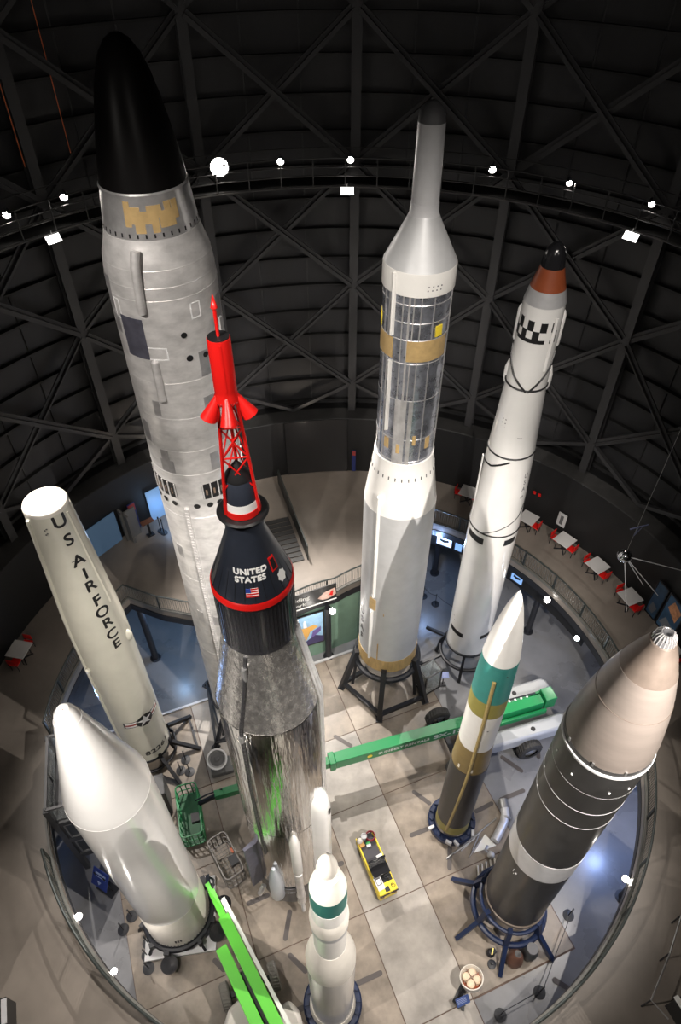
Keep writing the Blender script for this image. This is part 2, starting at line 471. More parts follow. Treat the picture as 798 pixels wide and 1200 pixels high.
sect([(1.9, 1.5), (2.0, 1.53), (24.1, 1.53), (24.6, 1.50), (25.0, 1.44), (25.3, 1.34), (25.62, 1.26)], 'body_skin', ti_metal, T)
for z in (24.9, 24.45, 24.1, 21.5, 20.2, 18.9, 17.9, 15.9, 12.3, 7.2):
    g = MB(); g.ring(z, prof_fn([(1, 1.53), (24.1, 1.53), (24.6, 1.5), (25, 1.44)])(z)-.022, .030, 96, tseg=6); g.build('seam_ring', ti_metal, T)
g = MB(); g.tube([(1.46*sin(rad(-22)), -1.46*cos(rad(-22)), 25.45), (1.56*sin(rad(-23.5)), -1.56*cos(rad(-23.5)), 25.1), (1.60*sin(rad(-24.5)), -1.60*cos(rad(-24.5)), 24.6), (1.60*sin(rad(-26)), -1.60*cos(rad(-26)), 23.8)], .12, 14); g.build('conduit_cover', ti_metal, T)
def fairing(t, z0, z1, R, r, m, parent, name='conduit_cover'):
    x, y = (R+r*.3)*sin(rad(t)), -(R+r*.3)*cos(rad(t)); g = MB()
    g.lathe([(z0, 0), (z0, r), (z1-r, r), (z1-r*.4, r*.8), (z1, r*.3), (z1+.02, 0)], 18, (x, y)); return g.build(name, m, parent)
fairing(-25.4, 20.95, 22.3, 1.53, .12, ti_metal, T)
fairing(150, 20.95, 22.3, 1.53, .12, ti_metal, T)
g = MB(); g.patch(1.53, -58, -30, 22.3, 23.55, .012); g.build('dark_panel', ti_dark, T)
lm = mat('outline_white', (.8, .8, .8), .5)
for t0, t1, z0, z1 in ((-34, -9.5, 22.3, 22.7), (22, 34, 23.42, 23.9), (-66, -56, 23.4, 24.0), (62, 74, 22.4, 23.0)):
    g = MB(); g.frame(1.53, t0, t1, z0, z1, .035); g.build('panel_outline', lm, T)
random.seed(11)
for k in range(26):
    z = random.choice((17.95, 19.0, 20.3, 21.55, 22.9, 23.6, 13.5, 9.5, 5)); t = random.uniform(-80, 80)
    g = MB(); g.patch(1.53, t, t+random.uniform(8, 16), z, z+random.uniform(.5, 1.0), .008)
    g.build('skin_panel', mat('ti_panel', (.50, .49, .50), .38, .65, var=.18, vscale=2), T)
for t, z, r in ((10.3, 23.03, .09), (12.2, 22.28, .10), (31, 22.23, .09)):
    g = MB(); g.spot(1.53, t, z, r, th=.02); g.build('port_hole', black, T)
for c in (-57, 19, 95, 171, 247):      # interstage openings with struts
    g = MB(); g.patch(1.53, c-21, c+21, 16.78, 17.45, .012, n=14); op = g.build('interstage_opening', black, T)
    g = MB()
    for q in range(5):
        t = c-20+q*10
        g.patch(1.54, t-.7, t+.7, 16.78, 17.45, .03, n=1)
    g.build('strut', ti_metal, op)
    g = MB()
    for q in range(4): g.patch(1.54, c-17+q*10, c-14.5+q*10, 16.95, 17.2, .008, n=2)
    g.build('tank_dome_skin', beige, op)
for t in (-74, -58.9, -42.7, -12.2, 4.6, 17.8, 32, 48, 64):
    g = MB(); g.spot(1.53, t, 16.49, .11, th=.02); g.build('round_port', black, T)
g = MB(); 
for a, b, z0, z1 in ((-29.5, -24, 2.0, 16.35),): g.patch(1.53, a, b, z0, z1, .07)
for k in range(95): g.patch(1.60, -29, -24.5, 2.2+k*.148, 2.27+k*.148, .012, n=1)
rc = g.build('cable_raceway', ti_metal, T)
g = MB(); g.patch(1.53, 60, 66, 2, 23, .06); g.build('cable_raceway', ti_metal, T)
for t in (-5, 115, 235):
    sx, sy = .62*sin(rad(t)), -.62*cos(rad(t))
    g = MB(); g.lathe([(1.9, .2), (1.5, .22), (1.1, .42), (.75, .52), (.74, .48), (1.1, .36), (1.5, .15)], 28, (sx, sy), cap=False); g.build('engine_nozzle', steel, T)
def frame_stand(diag, az, D, feet, ztop, R, zring, m=stand_black, sz=.16, rot=0, label=''):
    loc, rz = rocket_frame(az, D)
    s = thing('launch_stand', label, 'stand', loc, rz)
    g = MB(); g.ring(zring, R, sz*.6, 48); g.build('ring_beam', m, s)
    fp = []
    for t, rf in feet:
        a = rad(t); top = (R*sin(a), -R*cos(a), zring); bot = (rf*sin(a), -rf*cos(a), .06); fp.append((rf*sin(a), -rf*cos(a)))
        top2 = (R*sin(a), -R*cos(a), ztop)
        g = MB(); g.bar(top2, bot, sz, sz); g.box((bot[0], bot[1], .06), (.35, .35, .1), -a+0); g.bar(top, (rf*.75*sin(a), -rf*.75*cos(a), .25), sz*.6); g.build('leg', m, s)
    for i in range(len(fp)):
        p, q = fp[i], fp[(i+1) % len(fp)]
        g = MB(); g.bar((p[0]*.97, p[1]*.97, .45), (q[0]*.97, q[1]*.97, .45), sz*.8)
        if diag: g.bar((p[0]*.97, p[1]*.97, .4), (q[0]*.8, q[1]*.8, zring*.9), sz*.5)
        g.build('brace', m, s)
    return s
frame_stand('x', -15.35, 19.0, [(-45, 2.6), (45, 2.6), (135, 2.6), (225, 2.6)], 2.0, 1.5, 1.75, label='black steel frame stand holding up the tallest silver missile', sz=.17)

# --- polished rocket with the small navy capsule and red escape tower
A = rocket('launch_rocket', 'mirror-polished silver rocket carrying a navy capsule and red escape tower', 'rocket', -11.4, 10.5)
af = prof_fn([(.9, 1.5), (15.6, 1.5), (18.75, .95)])
sect([(1.9, 1.5), (15.45, 1.5), (15.6, 1.49)], 'tank_skin', chrome, A, 128)
sect([(15.6, 1.49), (15.75, 1.46), (18.75, .95), (18.75, .9)], 'tapered_tank', chrome_tile, A, 128)
for z, R in ((15.6, 1.5), (1.95, 1.5), (8.2, 1.5)):
    g = MB(); g.ring(z, R-.01, .017, 128, tseg=6); g.build('weld_ring', chrome, A)
g = MB(); g.lathe([(.85, 1.42), (.9, 1.5), (2.5, 1.515), (2.55, 1.5)], 96, cap=False); bsk = g.build('booster_skirt', mat('skirt_metal', (.17, .17, .175), .32, .8, var=.2), A)
g = MB(); g.patch(1.52, -26, 0, 1.0, 2.6, .04); g.build('access_panel', mat('dark_panel_metal', (.12, .12, .125), .4, .6), bsk)
g = MB()
for k in range(5): g.patch(1.565, -24+k*4.5, -21+k*4.5, 2.2, 2.26, .01, n=1)
g.build('panel_slot', lgrey, bsk)
for sx in (-1, 1):      # booster engine bells
    g = MB(); g.lathe([(1.1, .2), (.8, .25), (.45, .45), (.15, .58), (.14, .54), (.45, .4)], 28, (sx*.85, .2), cap=False); g.build('engine_nozzle', steel, A)
# long conduit on the left
cf = lambda z: af(z)
pts = [(cf(z)*1.012*sin(rad(t)), -cf(z)*1.012*cos(rad(t)), z) for z, t in ((18.6, -27), (17.2, -31), (15.6, -36.5), (12, -40), (9, -41), (6.2, -38.6))]
g = MB(); g.tube(pts, .055, 8); g.build('wiring_tunnel', mat('dark_tunnel', (.06, .06, .065), .35, .7, bump=.8, bscale=9), A)
for z, t, L in ((18.0, -28.5, .5), (15.2, -37, .3)):
    p = Vector((cf(z)*1.03*sin(rad(t)), -cf(z)*1.03*cos(rad(t)), z)); g = MB(); g.tube([p+Vector((0, 0, -L/2)), p, p+Vector((0, 0, L/2))], .07, 10); g.build('tunnel_joint', steel, A)
for t, r_ in ((72, .05), (78, .05), (66, .03)):
    pts = [(cf(z)*1.02*sin(rad(t)), -cf(z)*1.02*cos(rad(t)), z) for z in (18.7, 17, 15.6, 10, 5, 2)]
    g = MB(); g.tube(pts, r_, 8); g.build('pipe', bright, A)
# vernier pods near the base
def pod(t, z0, z1, r, m, name, nose=.6, extra=None):
    x, y = (1.5+r*.35)*sin(rad(t)), -(1.5+r*.35)*cos(rad(t)); g = MB()
    g.lathe([(z0, 0), (z0, r*.8), (z0+.15, r), (z1-nose, r), (z1-nose*.45, r*.72), (z1-.05, r*.25), (z1, 0)], 24, (x, y)); return g.build(name, m, A)
pod(-29, 1.9, 5.1, .29, mat('pod_pale', (.62, .66, .72), .3, .3), 'vernier_fairing', 1.7)
p2 = pod(5, 4.6, 8.4, .19, white, 'helium_pod', .9); x, y = 1.62*sin(rad(5)), -1.62*cos(rad(5))
g = MB(); g.lathe([(1.1, .14), (1.25, .19), (1.35, .15), (1.9, .15), (2.0, .2), (2.15, .16), (4.6, .15)], 20, (x, y)); g.build('exhaust_duct', bright, A)
g = MB(); g.tube([(x, y-.05, 1.3), (x+.02, y-.2, 1.1), (x+.02, y-.32, .95)], .09, 10); g.build('vernier_nozzle', bright, A)
g = MB(); xx, yy = 1.66*sin(rad(-52)), -1.66*cos(rad(-52)); g.tube([(xx, yy, 2.2), (xx-.1, yy-.1, 2.05), (xx-.22, yy-.12, 1.7)], .11, 12); g.build('vernier_nozzle', bright, A)
g = MB(); g.poly([(-.09, 0), (-.06, -.5), (.06, -.5), (.09, 0)], 2.2, 6.2, M=Matrix.Rotation(rad(-62), 4, 'Z') @ Matrix.Translation((0, -1.48, 0))); g.build('side_fairing', ti_dark, A)
# white fairing on the right
a = rad(40); M = Matrix.Rotation(rad(49), 4, 'Z') @ Matrix.Translation((0, -1.44, 0))
g = MB(); n = 12; secs = []
for z, wd, dp in ((1.6, .36, .42), (2.2, .40, .52), (8.6, .40, .52), (9.4, .40, .48), (9.9, .34, .36), (10.2, .18, .12), (10.25, .05, .02)):
    secs.append([g.bm.verts.new(M @ Vector((wd*cos(pi+pi*k/n), dp*sin(pi+pi*k/n) if True else 0, z))) for k in range(n+1)])
for p, q in zip(secs, secs[1:]):
    for k in range(n): g.face([p[k], p[k+1], q[k+1], q[k]])
    g.face([p[n], p[0], q[0], q[n]])
g.face(secs[0]); g.face(secs[-1][::-1]); fr_ = g.build('white_fairing', white2, A); fr_['label'] = 'tall white rounded fairing'
g = MB(); g.box(M @ Vector((0, -.52, 9.1)), (.1, .02, .35), rad(49)); g.build('fairing_slot', black, fr_)
# adapter + capsule
sect([(18.7, .97), (18.75, .965), (20.45, .965), (20.55, .94)], 'ribbed_adapter', black_gloss, A, 96)
g = MB()
for k in range(60): g.patch(.965, k*6, k*6+2, 18.85, 20.4, .005, n=1)
g.build('adapter_rib', mat('rib_black', (.016, .016, .018), .3, .1), A)
C_ = rocket('space_capsule', 'navy space capsule lettered United States with a red ring round its base', 'capsule', -11.4, 10.5)
cp = [(20.55, .93), (20.75, .94), (22.25, .43), (22.75, .42)]
capf = prof_fn(cp); sect([(20.5, .9)]+cp+[(22.75, .3)], 'capsule_shell', navy_skin, C_, 96)
g = MB(); g.lathe([(20.48, .95), (20.52, .99), (20.66, .985), (20.72, .95)], 96, cap=False); g.build('red_ring', red, C_)
g = MB(); n = 9; 
for k in range(24):
    t = k*15; g.bar((.94*sin(rad(t)), -.94*cos(rad(t)), 20.76), (.43*sin(rad(t)), -.43*cos(rad(t)), 22.2), .012, .012)
g.build('shingle_seam', black, C_)
wrap_text('UNITED', .185, capf, -3, 21.52, paper, C_, 'lettering', 1.12, .009)
wrap_text('STATES', .185, capf, -4, 21.33, paper, C_, 'lettering', 1.12, .009)
g = MB(); g.patch(capf, -13, 6, 20.9, 21.12, .006, nz=2); fg = g.build('flag', paper, C_)
g = MB()
for k in range(4): g.patch(capf, -13, 6, 20.905+k*.0605, 20.935+k*.0605, .010)
g.build('flag_stripe', red, fg)
g = MB(); g.patch(capf, -13, -5.5, 21.02, 21.12, .014); g.build('flag_canton', blue_sign, fg)
g = MB(); g.patch(capf, 37, 52, 21.32, 21.68, .012, nz=2, n=3); wn = g.build('window', red, C_)
g = MB(); g.patch(capf, 39.5, 49.5, 21.36, 21.63, .018, nz=2, n=3); g.build('window_pane', black, wn)
# seven-sided white emblem
g = MB(); vs = []
for k in range(14):
    r = .15 if k % 2 == 0 else .12; q = 2*pi*k/14; z = 21.08+r*cos(q)*1.1; rr_ = capf(z)+.012; t = rad(52)+r*sin(q)/rr_; vs.append(g.bm.verts.new((rr_*sin(t), -rr_*cos(t), z)))
g.face(vs); g.build('emblem', paper, C_)
sect([(22.75, .52), (22.79, .56), (22.83, .52)], 'separation_flange', black, C_, 48)
sect([(22.8, .36), (22.83, .39), (22.85, .40), (23.0, .385)], 'red_collar', red, C_, 48)
sect([(22.95, .375), (23.2, .355)], 'white_band', paper, C_, 48)
sect([(23.2, .35), (23.72, .285), (23.74, .27)], 'antenna_can', navy_skin, C_, 48)
sect([(23.74, .285), (23.8, .27), (24.15, .03), (24.16, 0)], 'antenna_cone', black, C_, 48)
E_ = rocket('escape_tower', 'red lattice escape tower with a red motor tube and spike above the capsule', 'tower', -11.4, 10.5)
legs = []
for t in (-62, 58, 178):
    p = Vector((.40*sin(rad(t)), -.40*cos(rad(t)), 22.9)); q = Vector((.36*sin(rad(t)), -.36*cos(rad(t)), 23.55)); r_ = Vector((.185*sin(rad(t)), -.185*cos(rad(t)), 25.75)); legs.append((p, q, r_))
    g = MB(); g.tube([p, q, r_], .034, 8); g.build('tower_leg', red, E_)
for lo, hi in ((.0, .36), (.36, .68), (.68, .97)):
    for i in range(3):
        a_, b_ = legs[i], legs[(i+1) % 3]
        L = lambda l, u: l[1]+(l[2]-l[1])*u
        g = MB(); g.tube([L(a_, hi), L(b_, hi)], .02, 6); g.tube([L(a_, lo), L(b_, hi)], .018, 6); g.tube([L(b_, lo), L(a_, hi)], .018, 6); g.build('lattice_brace', red, E_)
sect([(25.6, .23), (25.7, .235), (25.8, .2), (25.85, .205), (26.88, .205), (26.91, .2)], 'motor_tube', red, E_, 48)
sect([(26.91, .19), (26.93, .19)], 'motor_cap', black, E_, 32)
g = MB(); g.bar((0, -.2, 25.9), (0, -.2, 26.85), .03); g.build('cable_cover', red, E_)
g = MB(); g.tube([(0, 0, 26.92), (0, 0, 27.48)], .03, 8); sp = g.build('spike', red, E_)
g = MB(); g.lathe([(27.45, 0), (27.45, .06), (27.70, 0)], 16); g.build('spike_tip', red, sp)
for t in (-75, -5, 75, 180):
    ax = Vector((sin(rad(t))*.55, -cos(rad(t))*.55, -1)).normalized(); o_ = Vector((.16*sin(rad(t)), -.16*cos(rad(t)), 25.75))
    g = MB(); g.tube([o_, o_+ax*.50], .055, 16, r1=.165); g.build('motor_nozzle', red, E_)
g = MB()
for k in range(24): g.sphere((.235*sin(2*pi*k/24), -.235*cos(2*pi*k/24), 25.64), .022, seg=6)
g.build('bolt_ring', mat('dark_red', (.25, .01, .01), .5), E_)

# --- grey/white rocket with the slender white tower nose
Bk = rocket('launch_rocket', 'tall grey and white rocket with a slim neck and foil-covered middle', 'rocket', 6.87, 20.2)
sect([(27.55, .375), (27.7, .36), (27.9, .28), (28.02, .15), (28.06, 0)], 'nose_cap', dgrey, Bk, 64)
sect([(25.5, .40), (27.55, .375)], 'neck', lgrey, Bk, 64)
sect([(25.15, .45), (25.18, .43), (25.5, .41)], 'neck_collar', lgrey, Bk, 64)
sect([(23.82, 1.115), (25.0, .52), (25.15, .45)], 'nose_cone', greypaint, Bk, 96)
sect([(23.1, 1.14), (23.75, 1.14), (23.82, 1.12)], 'white_band', white, Bk, 96)
g = MB()
for k in range(4):
    g.patch(1.14, 16+k*7, 18+k*7, 23.42, 23.46, .006, n=1); g.patch(1.14, 15+k*7, 17+k*7, 23.3, 23.34, .006, n=1)
g.build('vent_mark', dgrey, Bk)
sect([(16.45, 1.08), (23.1, 1.08)], 'foil_skin', foil, Bk, 128)
for z in (16.6, 17.6, 19.3, 20.75, 21.6, 22.2, 22.8):
    g = MB(); g.ring(z, 1.075, .02, 96, tseg=6); g.build('foil_seam', bright, Bk)
random.seed(5)
for t in (-62, -50, -22, -12, -4, 8, 30, 76, 84):
    g = MB(); g.patch(1.08, t, t+random.choice((2, 3.5)), 16.5, 23.1, .02, n=1); g.build('silver_strip', bright, Bk)
for t0, t1 in ((-24, -4), (2, 10)):
    g = MB(); g.patch(1.08, t0, t1, 16.5, 19.3, .01, n=5); g.build('silver_panel', bright, Bk)
for t0, t1 in ((-86, -36), (-10, 68), (110, 160), (200, 250)):
    g = MB(); g.patch(1.08, t0, t1, 20.85, 21.6, .022); g.build('tan_band', tan, Bk)
for t0, t1, z0, z1, m_ in ((38, 52, 21.68, 22.05, yellow), (-88, -80, 21.6, 22.2, yellow), (-42, -32, 17.1, 17.55, tan), (-16, -9, 17.0, 17.4, tan), (42, 52, 17.1, 17.6, tan), (14, 20, 17.4, 17.8, tan)):
    g = MB(); g.patch(1.08, t0, t1, z0, z1, .028); g.build('colour_panel', m_, Bk)
def strip(par, t, z0, z1, R, w, d, m, name='cable_raceway', round_=True):
    g = MB(); x, y = R*sin(rad(t)), -R*cos(rad(t)); a = rad(t)
    pts = [(w/2*cos(q)*1., -d*sin(q)) for q in [pi*k/8 for k in range(9)]]
    M = Matrix.Translation((x*.995, y*.995, 0)) @ Matrix.Rotation(a, 4, 'Z')
    g.poly([(p[0], p[1]) for p in pts[::-1]], z0, z1, M=M); return g.build(name, m, par)
strip(Bk, -38, 21.7, 23.75, 1.11, .14, .12, white); strip(Bk, -39, 17.9, 20.75, 1.08, .14, .12, white)
sect([(13.95, 1.46), (14.0, 1.455), (16.35, 1.13), (16.47, 1.13), (16.5, 1.08)], 'flared_skirt', white, Bk, 96)
g = MB(); ff = prof_fn([(13.95, 1.46), (16.4, 1.13)])
for k in range(30): g.patch(ff, k*12, k*12+1.8, 15.72, 15.86, .012, n=1)
g.build('vent_slot', dgrey, Bk)
sect([(3.95, 1.47), (13.95, 1.465)], 'body_skin', greypaint, Bk, 96)
sect([(3.05, 1.5), (3.2, 1.5), (3.95, 1.485)], 'tan_ring', gold, Bk, 96)
strip(Bk, -32, 8.75, 14.9, 1.45, .16, .13, white); strip(Bk, -34.5, 3.9, 7.7, 1.47, .16, .13, white)
g = MB(); g.patch(1.465, -41, -27, 7.8, 8.55, .03); g.build('tan_panel', tan, Bk)
g = MB(); g.patch(1.47, -19, -17, 3.5, 5.3, .03, n=1); g.build('tan_strip', gold, Bk)
g = MB(); g.patch(1.47, -12, -10, 7.6, 7.75, .01, n=1); g.build('tan_mark', gold, Bk)
random.seed(4)
for k, ch in enumerate('USAF'): wrap_text(ch, .62, 1.47, -62, 6.9-k*.66, black, Bk, 'lettering', .9, .02)
sect([(1.75, 1.05), (1.8, 1.12), (2.5, 1.3), (3.05, 1.4)], 'engine_skirt', bright, Bk, 64)
for k in range(4):
    t = 40+90*k; g = MB(); g.lathe([(2.0, .14), (1.7, .2), (1.35, .36), (1.3, .34), (1.7, .14)], 24, (.55*sin(rad(t)), -.55*cos(rad(t))), cap=False); g.build('engine_nozzle', steel, Bk)
frame_stand('', 6.87, 20.2, [(-2, 2.5), (63, 2.5), (150, 2.4), (-70, 2.4)], 3.3, 1.62, 2.5, stand_black, .26, label='black four-legged steel stand under the slim-necked grey rocket')

# --- white missile with rust nose and checker
Th = rocket('ballistic_missile', 'white tapering missile with rust-brown and black nose and checker marks', 'missile', 17.9, 22.4)
tp = [(2.0, 1.1), (11.2, 1.1), (15.5, .93), (18.6, .75), (21.8, .71)]; tf = prof_fn(tp)
sect([(23.0, .39), (23.4, .35), (23.62, .26), (23.76, .12), (23.8, 0)], 'nose_tip', black_gloss, Th, 64)
sect([(22.3, .59), (23.0, .39)], 'nose_cone', brown_red, Th, 64)
sect([(21.8, .71), (21.85, .70), (22.3, .59)], 'silver_collar', silver, Th, 64)
sect(tp, 'body_skin', white2, Th, 96)
ck = [(-60, -47, 0), (-47, -34, 1), (-34, -21, 2), (-21, -8, 1), (-8, 5, 0), (5, 18, 1), (18, 31, 2), (31, 40, 1)]
g = MB()
for a_, b_, z0, z1 in ((-62, 24, 20.52, 20.66), (-62, -46, 20.95, 21.35), (-46, -30, 20.62, 20.97), (-30, -12, 20.95, 21.32), (-12, 6, 20.62, 20.97), (6, 24, 20.95, 21.3), (38, 58, 20.52, 20.66), (38, 47, 20.95, 21.3), (47, 58, 20.62, 20.97), (-80, -62, 20.6, 20.95)):
    g.patch(tf, a_, b_, z0, z1, .006)
g.build('checker_pattern', black, Th)
def strap(pts, par, wd=.042, name='black_strap'):
    P = []
    for (t0, z0), (t1, z1) in zip(pts, pts[1:]):
        for k in range(12):
            u = k/12; t = t0+(t1-t0)*u; z = z0+(z1-z0)*u; r = tf(z)+.008; P.append((r*sin(rad(t)), -r*cos(rad(t)), z))
    t, z = pts[-1]; r = tf(z)+.008; P.append((r*sin(rad(t)), -r*cos(rad(t)), z))
    g = MB(); g.tube(P, wd, 6); return g.build(name, black, par)
strap([(-95, 18.6), (95, 18.6)], Th); strap([(-90, 20.0), (-40, 19.1), (5, 18.55)], Th); strap([(90, 20.0), (50, 19.2), (10, 18.55)], Th)
strap([(-95, 15.45), (95, 15.55)], Th); strap([(-95, 14.7), (-40, 14.85), (5, 15.35)], Th)
strap([(-95, 11.2), (95, 11.25)], Th); strap([(-20, 11.25), (60, 12.2), (90, 13.2)], Th, .02)
for t in (-100, 100):
    g = MB(); M = Matrix.Rotation(rad(t), 4, 'Z'); 
    g.lathe([(20.1, 0), (20.1, .05), (20.2, .09), (21.3, .09), (21.45, .04), (21.5, 0)], 16, (.74*sin(rad(t)), -.74*cos(rad(t)))); g.build('side_blister', white2, Th)
    g = MB(); g.lathe([(18.2, 0), (18.35, .08), (18.6, .12), (18.95, .11), (19.25, .03), (19.3, 0)], 16, (.77*sin(rad(t)), -.77*cos(rad(t)))); g.build('side_blister', white2, Th)
strip(Th, 46, 19.4, 21.45, .73, .12, .08, white2, 'side_tube')
for t0, t1, z0, z1 in ((-62, -14, 10.55, 10.92), (34, 68, 10.6, 10.95), (-60, -14, 3.4, 3.72), (34, 64, 3.45, 3.75)):
    g = MB(); g.patch(tf, t0, t1, z0, z1, .008); g.build('black_panel', black, Th)
strip(Th, -72, 2.2, 15, 1.06, .14, .05, white2)
g = MB()
for i in range(3):
    for j in range(2): g.spot(tf(17.0), -38+j*9, 17.2-i*.18, .025, th=.008)
g.patch(tf, 10, 22, 16.5, 16.53, .006); g.spot(1.1, -55, 4.55, .03); g.spot(1.1, -50, 4.3, .03)
g.build('port_mark', black, Th)
for k, ch in enumerate('USA'): wrap_text(ch, .34, tf, 58, 14.5-k*.36, dgrey, Th, 'lettering', .8)
wrap_text('AIR', .16, tf, 58, 13.35, dgrey, Th, 'lettering', .8)
s = thing('launch_stand', 'black ring stand with splayed legs under the rust-nosed white missile', 'stand', *rocket_frame(17.9, 22.4))
for z, R in ((1.95, 1.08), (.95, 1.35)):
    g = MB(); g.ring(z, R, .1, 48); g.build('ring_beam', stand_black, s)
for t in (2, 92, 182, -92):
    a = rad(t); g = MB(); g.bar((1.1*sin(a), -1.1*cos(a), 2.0), (1.45*sin(a), -1.45*cos(a), .9), .14); g.bar((1.38*sin(a), -1.38*cos(a), 1.0), (1.55*sin(a), -1.55*cos(a), .05), .16); g.build('leg', stand_black, s)
for t in (-58, -115):
    a = rad(t); g = MB(); g.bar((1.35*sin(a), -1.35*cos(a), .95), (2.6*sin(a), -2.6*cos(a), .5), .16); g.build('outrigger', stand_black, s)

# --- slim missile with white, teal and olive bands
Mm = rocket('ballistic_missile', 'slim missile banded white, teal, olive and charcoal with a pointed white nose', 'missile', 22.8, 13.3)
sect([(14.35, .605), (15.2, .52), (16.0, .40), (16.8, .25), (17.3, .11), (17.58, 0)], 'nose_cone', white, Mm, 64)
sect([(12.2, .66), (14.35, .605)], 'teal_section', teal, Mm, 64)
sect([(11.25, .665), (12.2, .66)], 'olive_band', olive, Mm, 64)
sect([(8.75, .67), (11.25, .665)], 'white_section', white, Mm, 64)
sect([(7.0, .74), (7.05, .74), (8.75, .67)], 'olive_brown_skirt', brown_ol, Mm, 64)
sect([(1.55, .76), (7.0, .755)], 'charcoal_motor', charcoal, Mm, 64)
sect([(.85, .77), (1.55, .765)], 'olive_base_ring', olive, Mm, 64)
mf = prof_fn([(.8, .77), (7, .75), (8.75, .67), (11.2, .665), (14.35, .605)])
g = MB(); P = []
for k in range(30):
    u = k/29; z = 13.6+(1.3-13.6)*u; t = 4 - 12*u+10*sin(u*pi) ; r = mf(z)+.03; P.append((r*sin(rad(t)), -r*cos(rad(t)), z))
g.tube(P, .062, 8); g.build('cable_raceway', strip_ol, Mm)
g = MB()
for t in (-30, 12): g.patch(mf, t, t+6, 7.2, 7.42, .012, n=2)
g.build('cream_mark', ivory, Mm)
g = MB(); g.spot(.665, 28, 10.4, .035); g.spot(.62, 38, 13.9, .03); g.build('port_mark', black, Mm)

# --- large dark missile at right
Pk = rocket('ballistic_missile', 'broad charcoal missile with a pinkish grey rounded nose and ribbed tip', 'missile', 39.5, 11.3)
g = MB(); g.lathe([(20.25, .26), (20.4, .24), (20.5, .18), (20.55, .1), (20.5, 0)], 48); tipo = g.build('ribbed_tip', dgrey, Pk)
g = MB()
for k in range(20):
    t = 2*pi*k/20; g.tube([(.255*sin(t), -.255*cos(t), 20.27), (.22*sin(t), -.22*cos(t), 20.46), (.12*sin(t), -.12*cos(t), 20.55)], .016, 6)
g.build('tip_rib', bright, tipo)
sect([(19.2, .66), (19.8, .47), (20.25, .30), (20.28, .26)], 'tip_cone', pk_tip, Pk, 64)
sect([(16.05, 1.17), (16.6, 1.14), (17.5, 1.02), (18.4, .86), (19.2, .665)], 'nose_shroud', pk_nose, Pk, 96)
g = MB(); g.ring(18.1, .915, .012, 64, tseg=6); g.build('shroud_seam', pk_tip, Pk)
g = MB(); g.lathe([(15.76, 1.19), (15.78, 1.225), (15.86, 1.225), (15.88, 1.19)], 96, cap=False); g.build('white_flange', greypaint, Pk)
g = MB()
for k in range(6):
    t = -80+k*40; g.patch(1.17, t, t+3, 16.0, 16.15, .03, n=1)
g.build('latch', steel, Pk)
sect([(8.95, 1.2), (12.4, 1.2), (15.4, 1.2), (16.05, 1.18)], 'upper_motor_case', pk_dark, Pk, 96)
for z, rr_ in ((14.55, .003), (13.45, .008), (12.4, .008)):
    g = MB(); g.ring(z, 1.2, rr_, 96, tseg=6); g.build('joint_ring', lgrey, Pk)
g = MB(); 
for t, z in ((-50, 15.0), (-15, 15.0), (35, 14.9), (-70, 14.2), (-60, 13.5), (-55, 12.45), (60, 15)): g.patch(1.2, t, t+2.5, z, z+.06, .02, n=1)
g.build('fitting', paper, Pk)
sect([(7.55, 1.21), (8.95, 1.21)], 'grey_interstage', silver, Pk, 96)
sect([(2.25, 1.2), (7.55, 1.2)], 'first_stage_case', pk_dark, Pk, 96)
g = MB(); g.patch(1.2, -22, -21, 6.8, 7.0, .01, n=1); g.patch(1.2, -17, -14, 6.85, 6.9, .01, n=1); g.patch(1.2, -19.5, -18.5, 6.7, 6.76, .01, n=1); g.build('white_marking', paper, Pk)
sect([(2.0, 1.2), (2.03, 1.245), (2.22, 1.245), (2.25, 1.2)], 'base_flange', mat('base_flange', (.23, .19, .16), .45, .4), Pk, 96)
g = MB(); g.lathe([(2.0, .5), (1.6, .45), (1.1, .75), (1.05, .7), (1.6, .35)], 36, cap=False); g.build('engine_nozzle', stand_black, Pk)
s = thing('launch_stand', 'navy blue ring stand with six splayed legs under the broad charcoal missile', 'stand', (7.08, 8.64, 0), -rad(39.5))
g = MB(); g.ring(1.85, 1.28, .08, 48); g.ring(.95, 1.48, .12, 48); g.build('ring_beam', navy, s)
for t in (-25, 25, 82, 150, -150, -81):
    a = rad(t); g = MB(); g.bar((1.25*sin(a), -1.25*cos(a), 2.0), (1.5*sin(a), -1.5*cos(a), 1.0), .18, .24); g.bar((1.4*sin(a), -1.4*cos(a), 1.15), (2.42*sin(a), -2.42*cos(a), .08), .17, .24); g.build('leg', navy, s)

# --- fat white rocket at lower left
Wh = rocket('ballistic_missile', 'wide glossy white missile with a blunt cone nose, lower left', 'missile', -39.0, 10.8)
sect([(13.25, 1.24), (13.6, 1.2), (17.3, .36), (17.45, .31), (17.65, .26), (17.8, .15), (17.84, 0)], 'nose_cone', white2, Wh, 96)
g = MB(); g.ring(14.35, 1.02, .008, 96, tseg=6); g.ring(17.35, .345, .012, 48, tseg=6); g.build('nose_seam', lgrey, Wh)
g = MB(); g.spot(.05, 0, 17.835, .02, th=0); g.build('tip_port', brown_red, Wh)
sect([(3.9, 1.27), (13.15, 1.24), (13.25, 1.245)], 'body_skin', white2, Wh, 96)
sect([(1.0, 1.3), (1.05, 1.3), (3.7, 1.27), (3.9, 1.272)], 'base_section', ivory, Wh, 96)
g = MB()
for k in range(3): g.patch(1.295, -30+k*4.5, -27.5+k*4.5, 1.5, 1.75, .01, n=1)
g.build('black_mark', black, Wh)
g = MB()
for k in range(60): g.patch(1.3, k*6, k*6+2.5, 1.02, 1.12, .02, n=1)
g.build('bolt_row', dgrey, Wh)
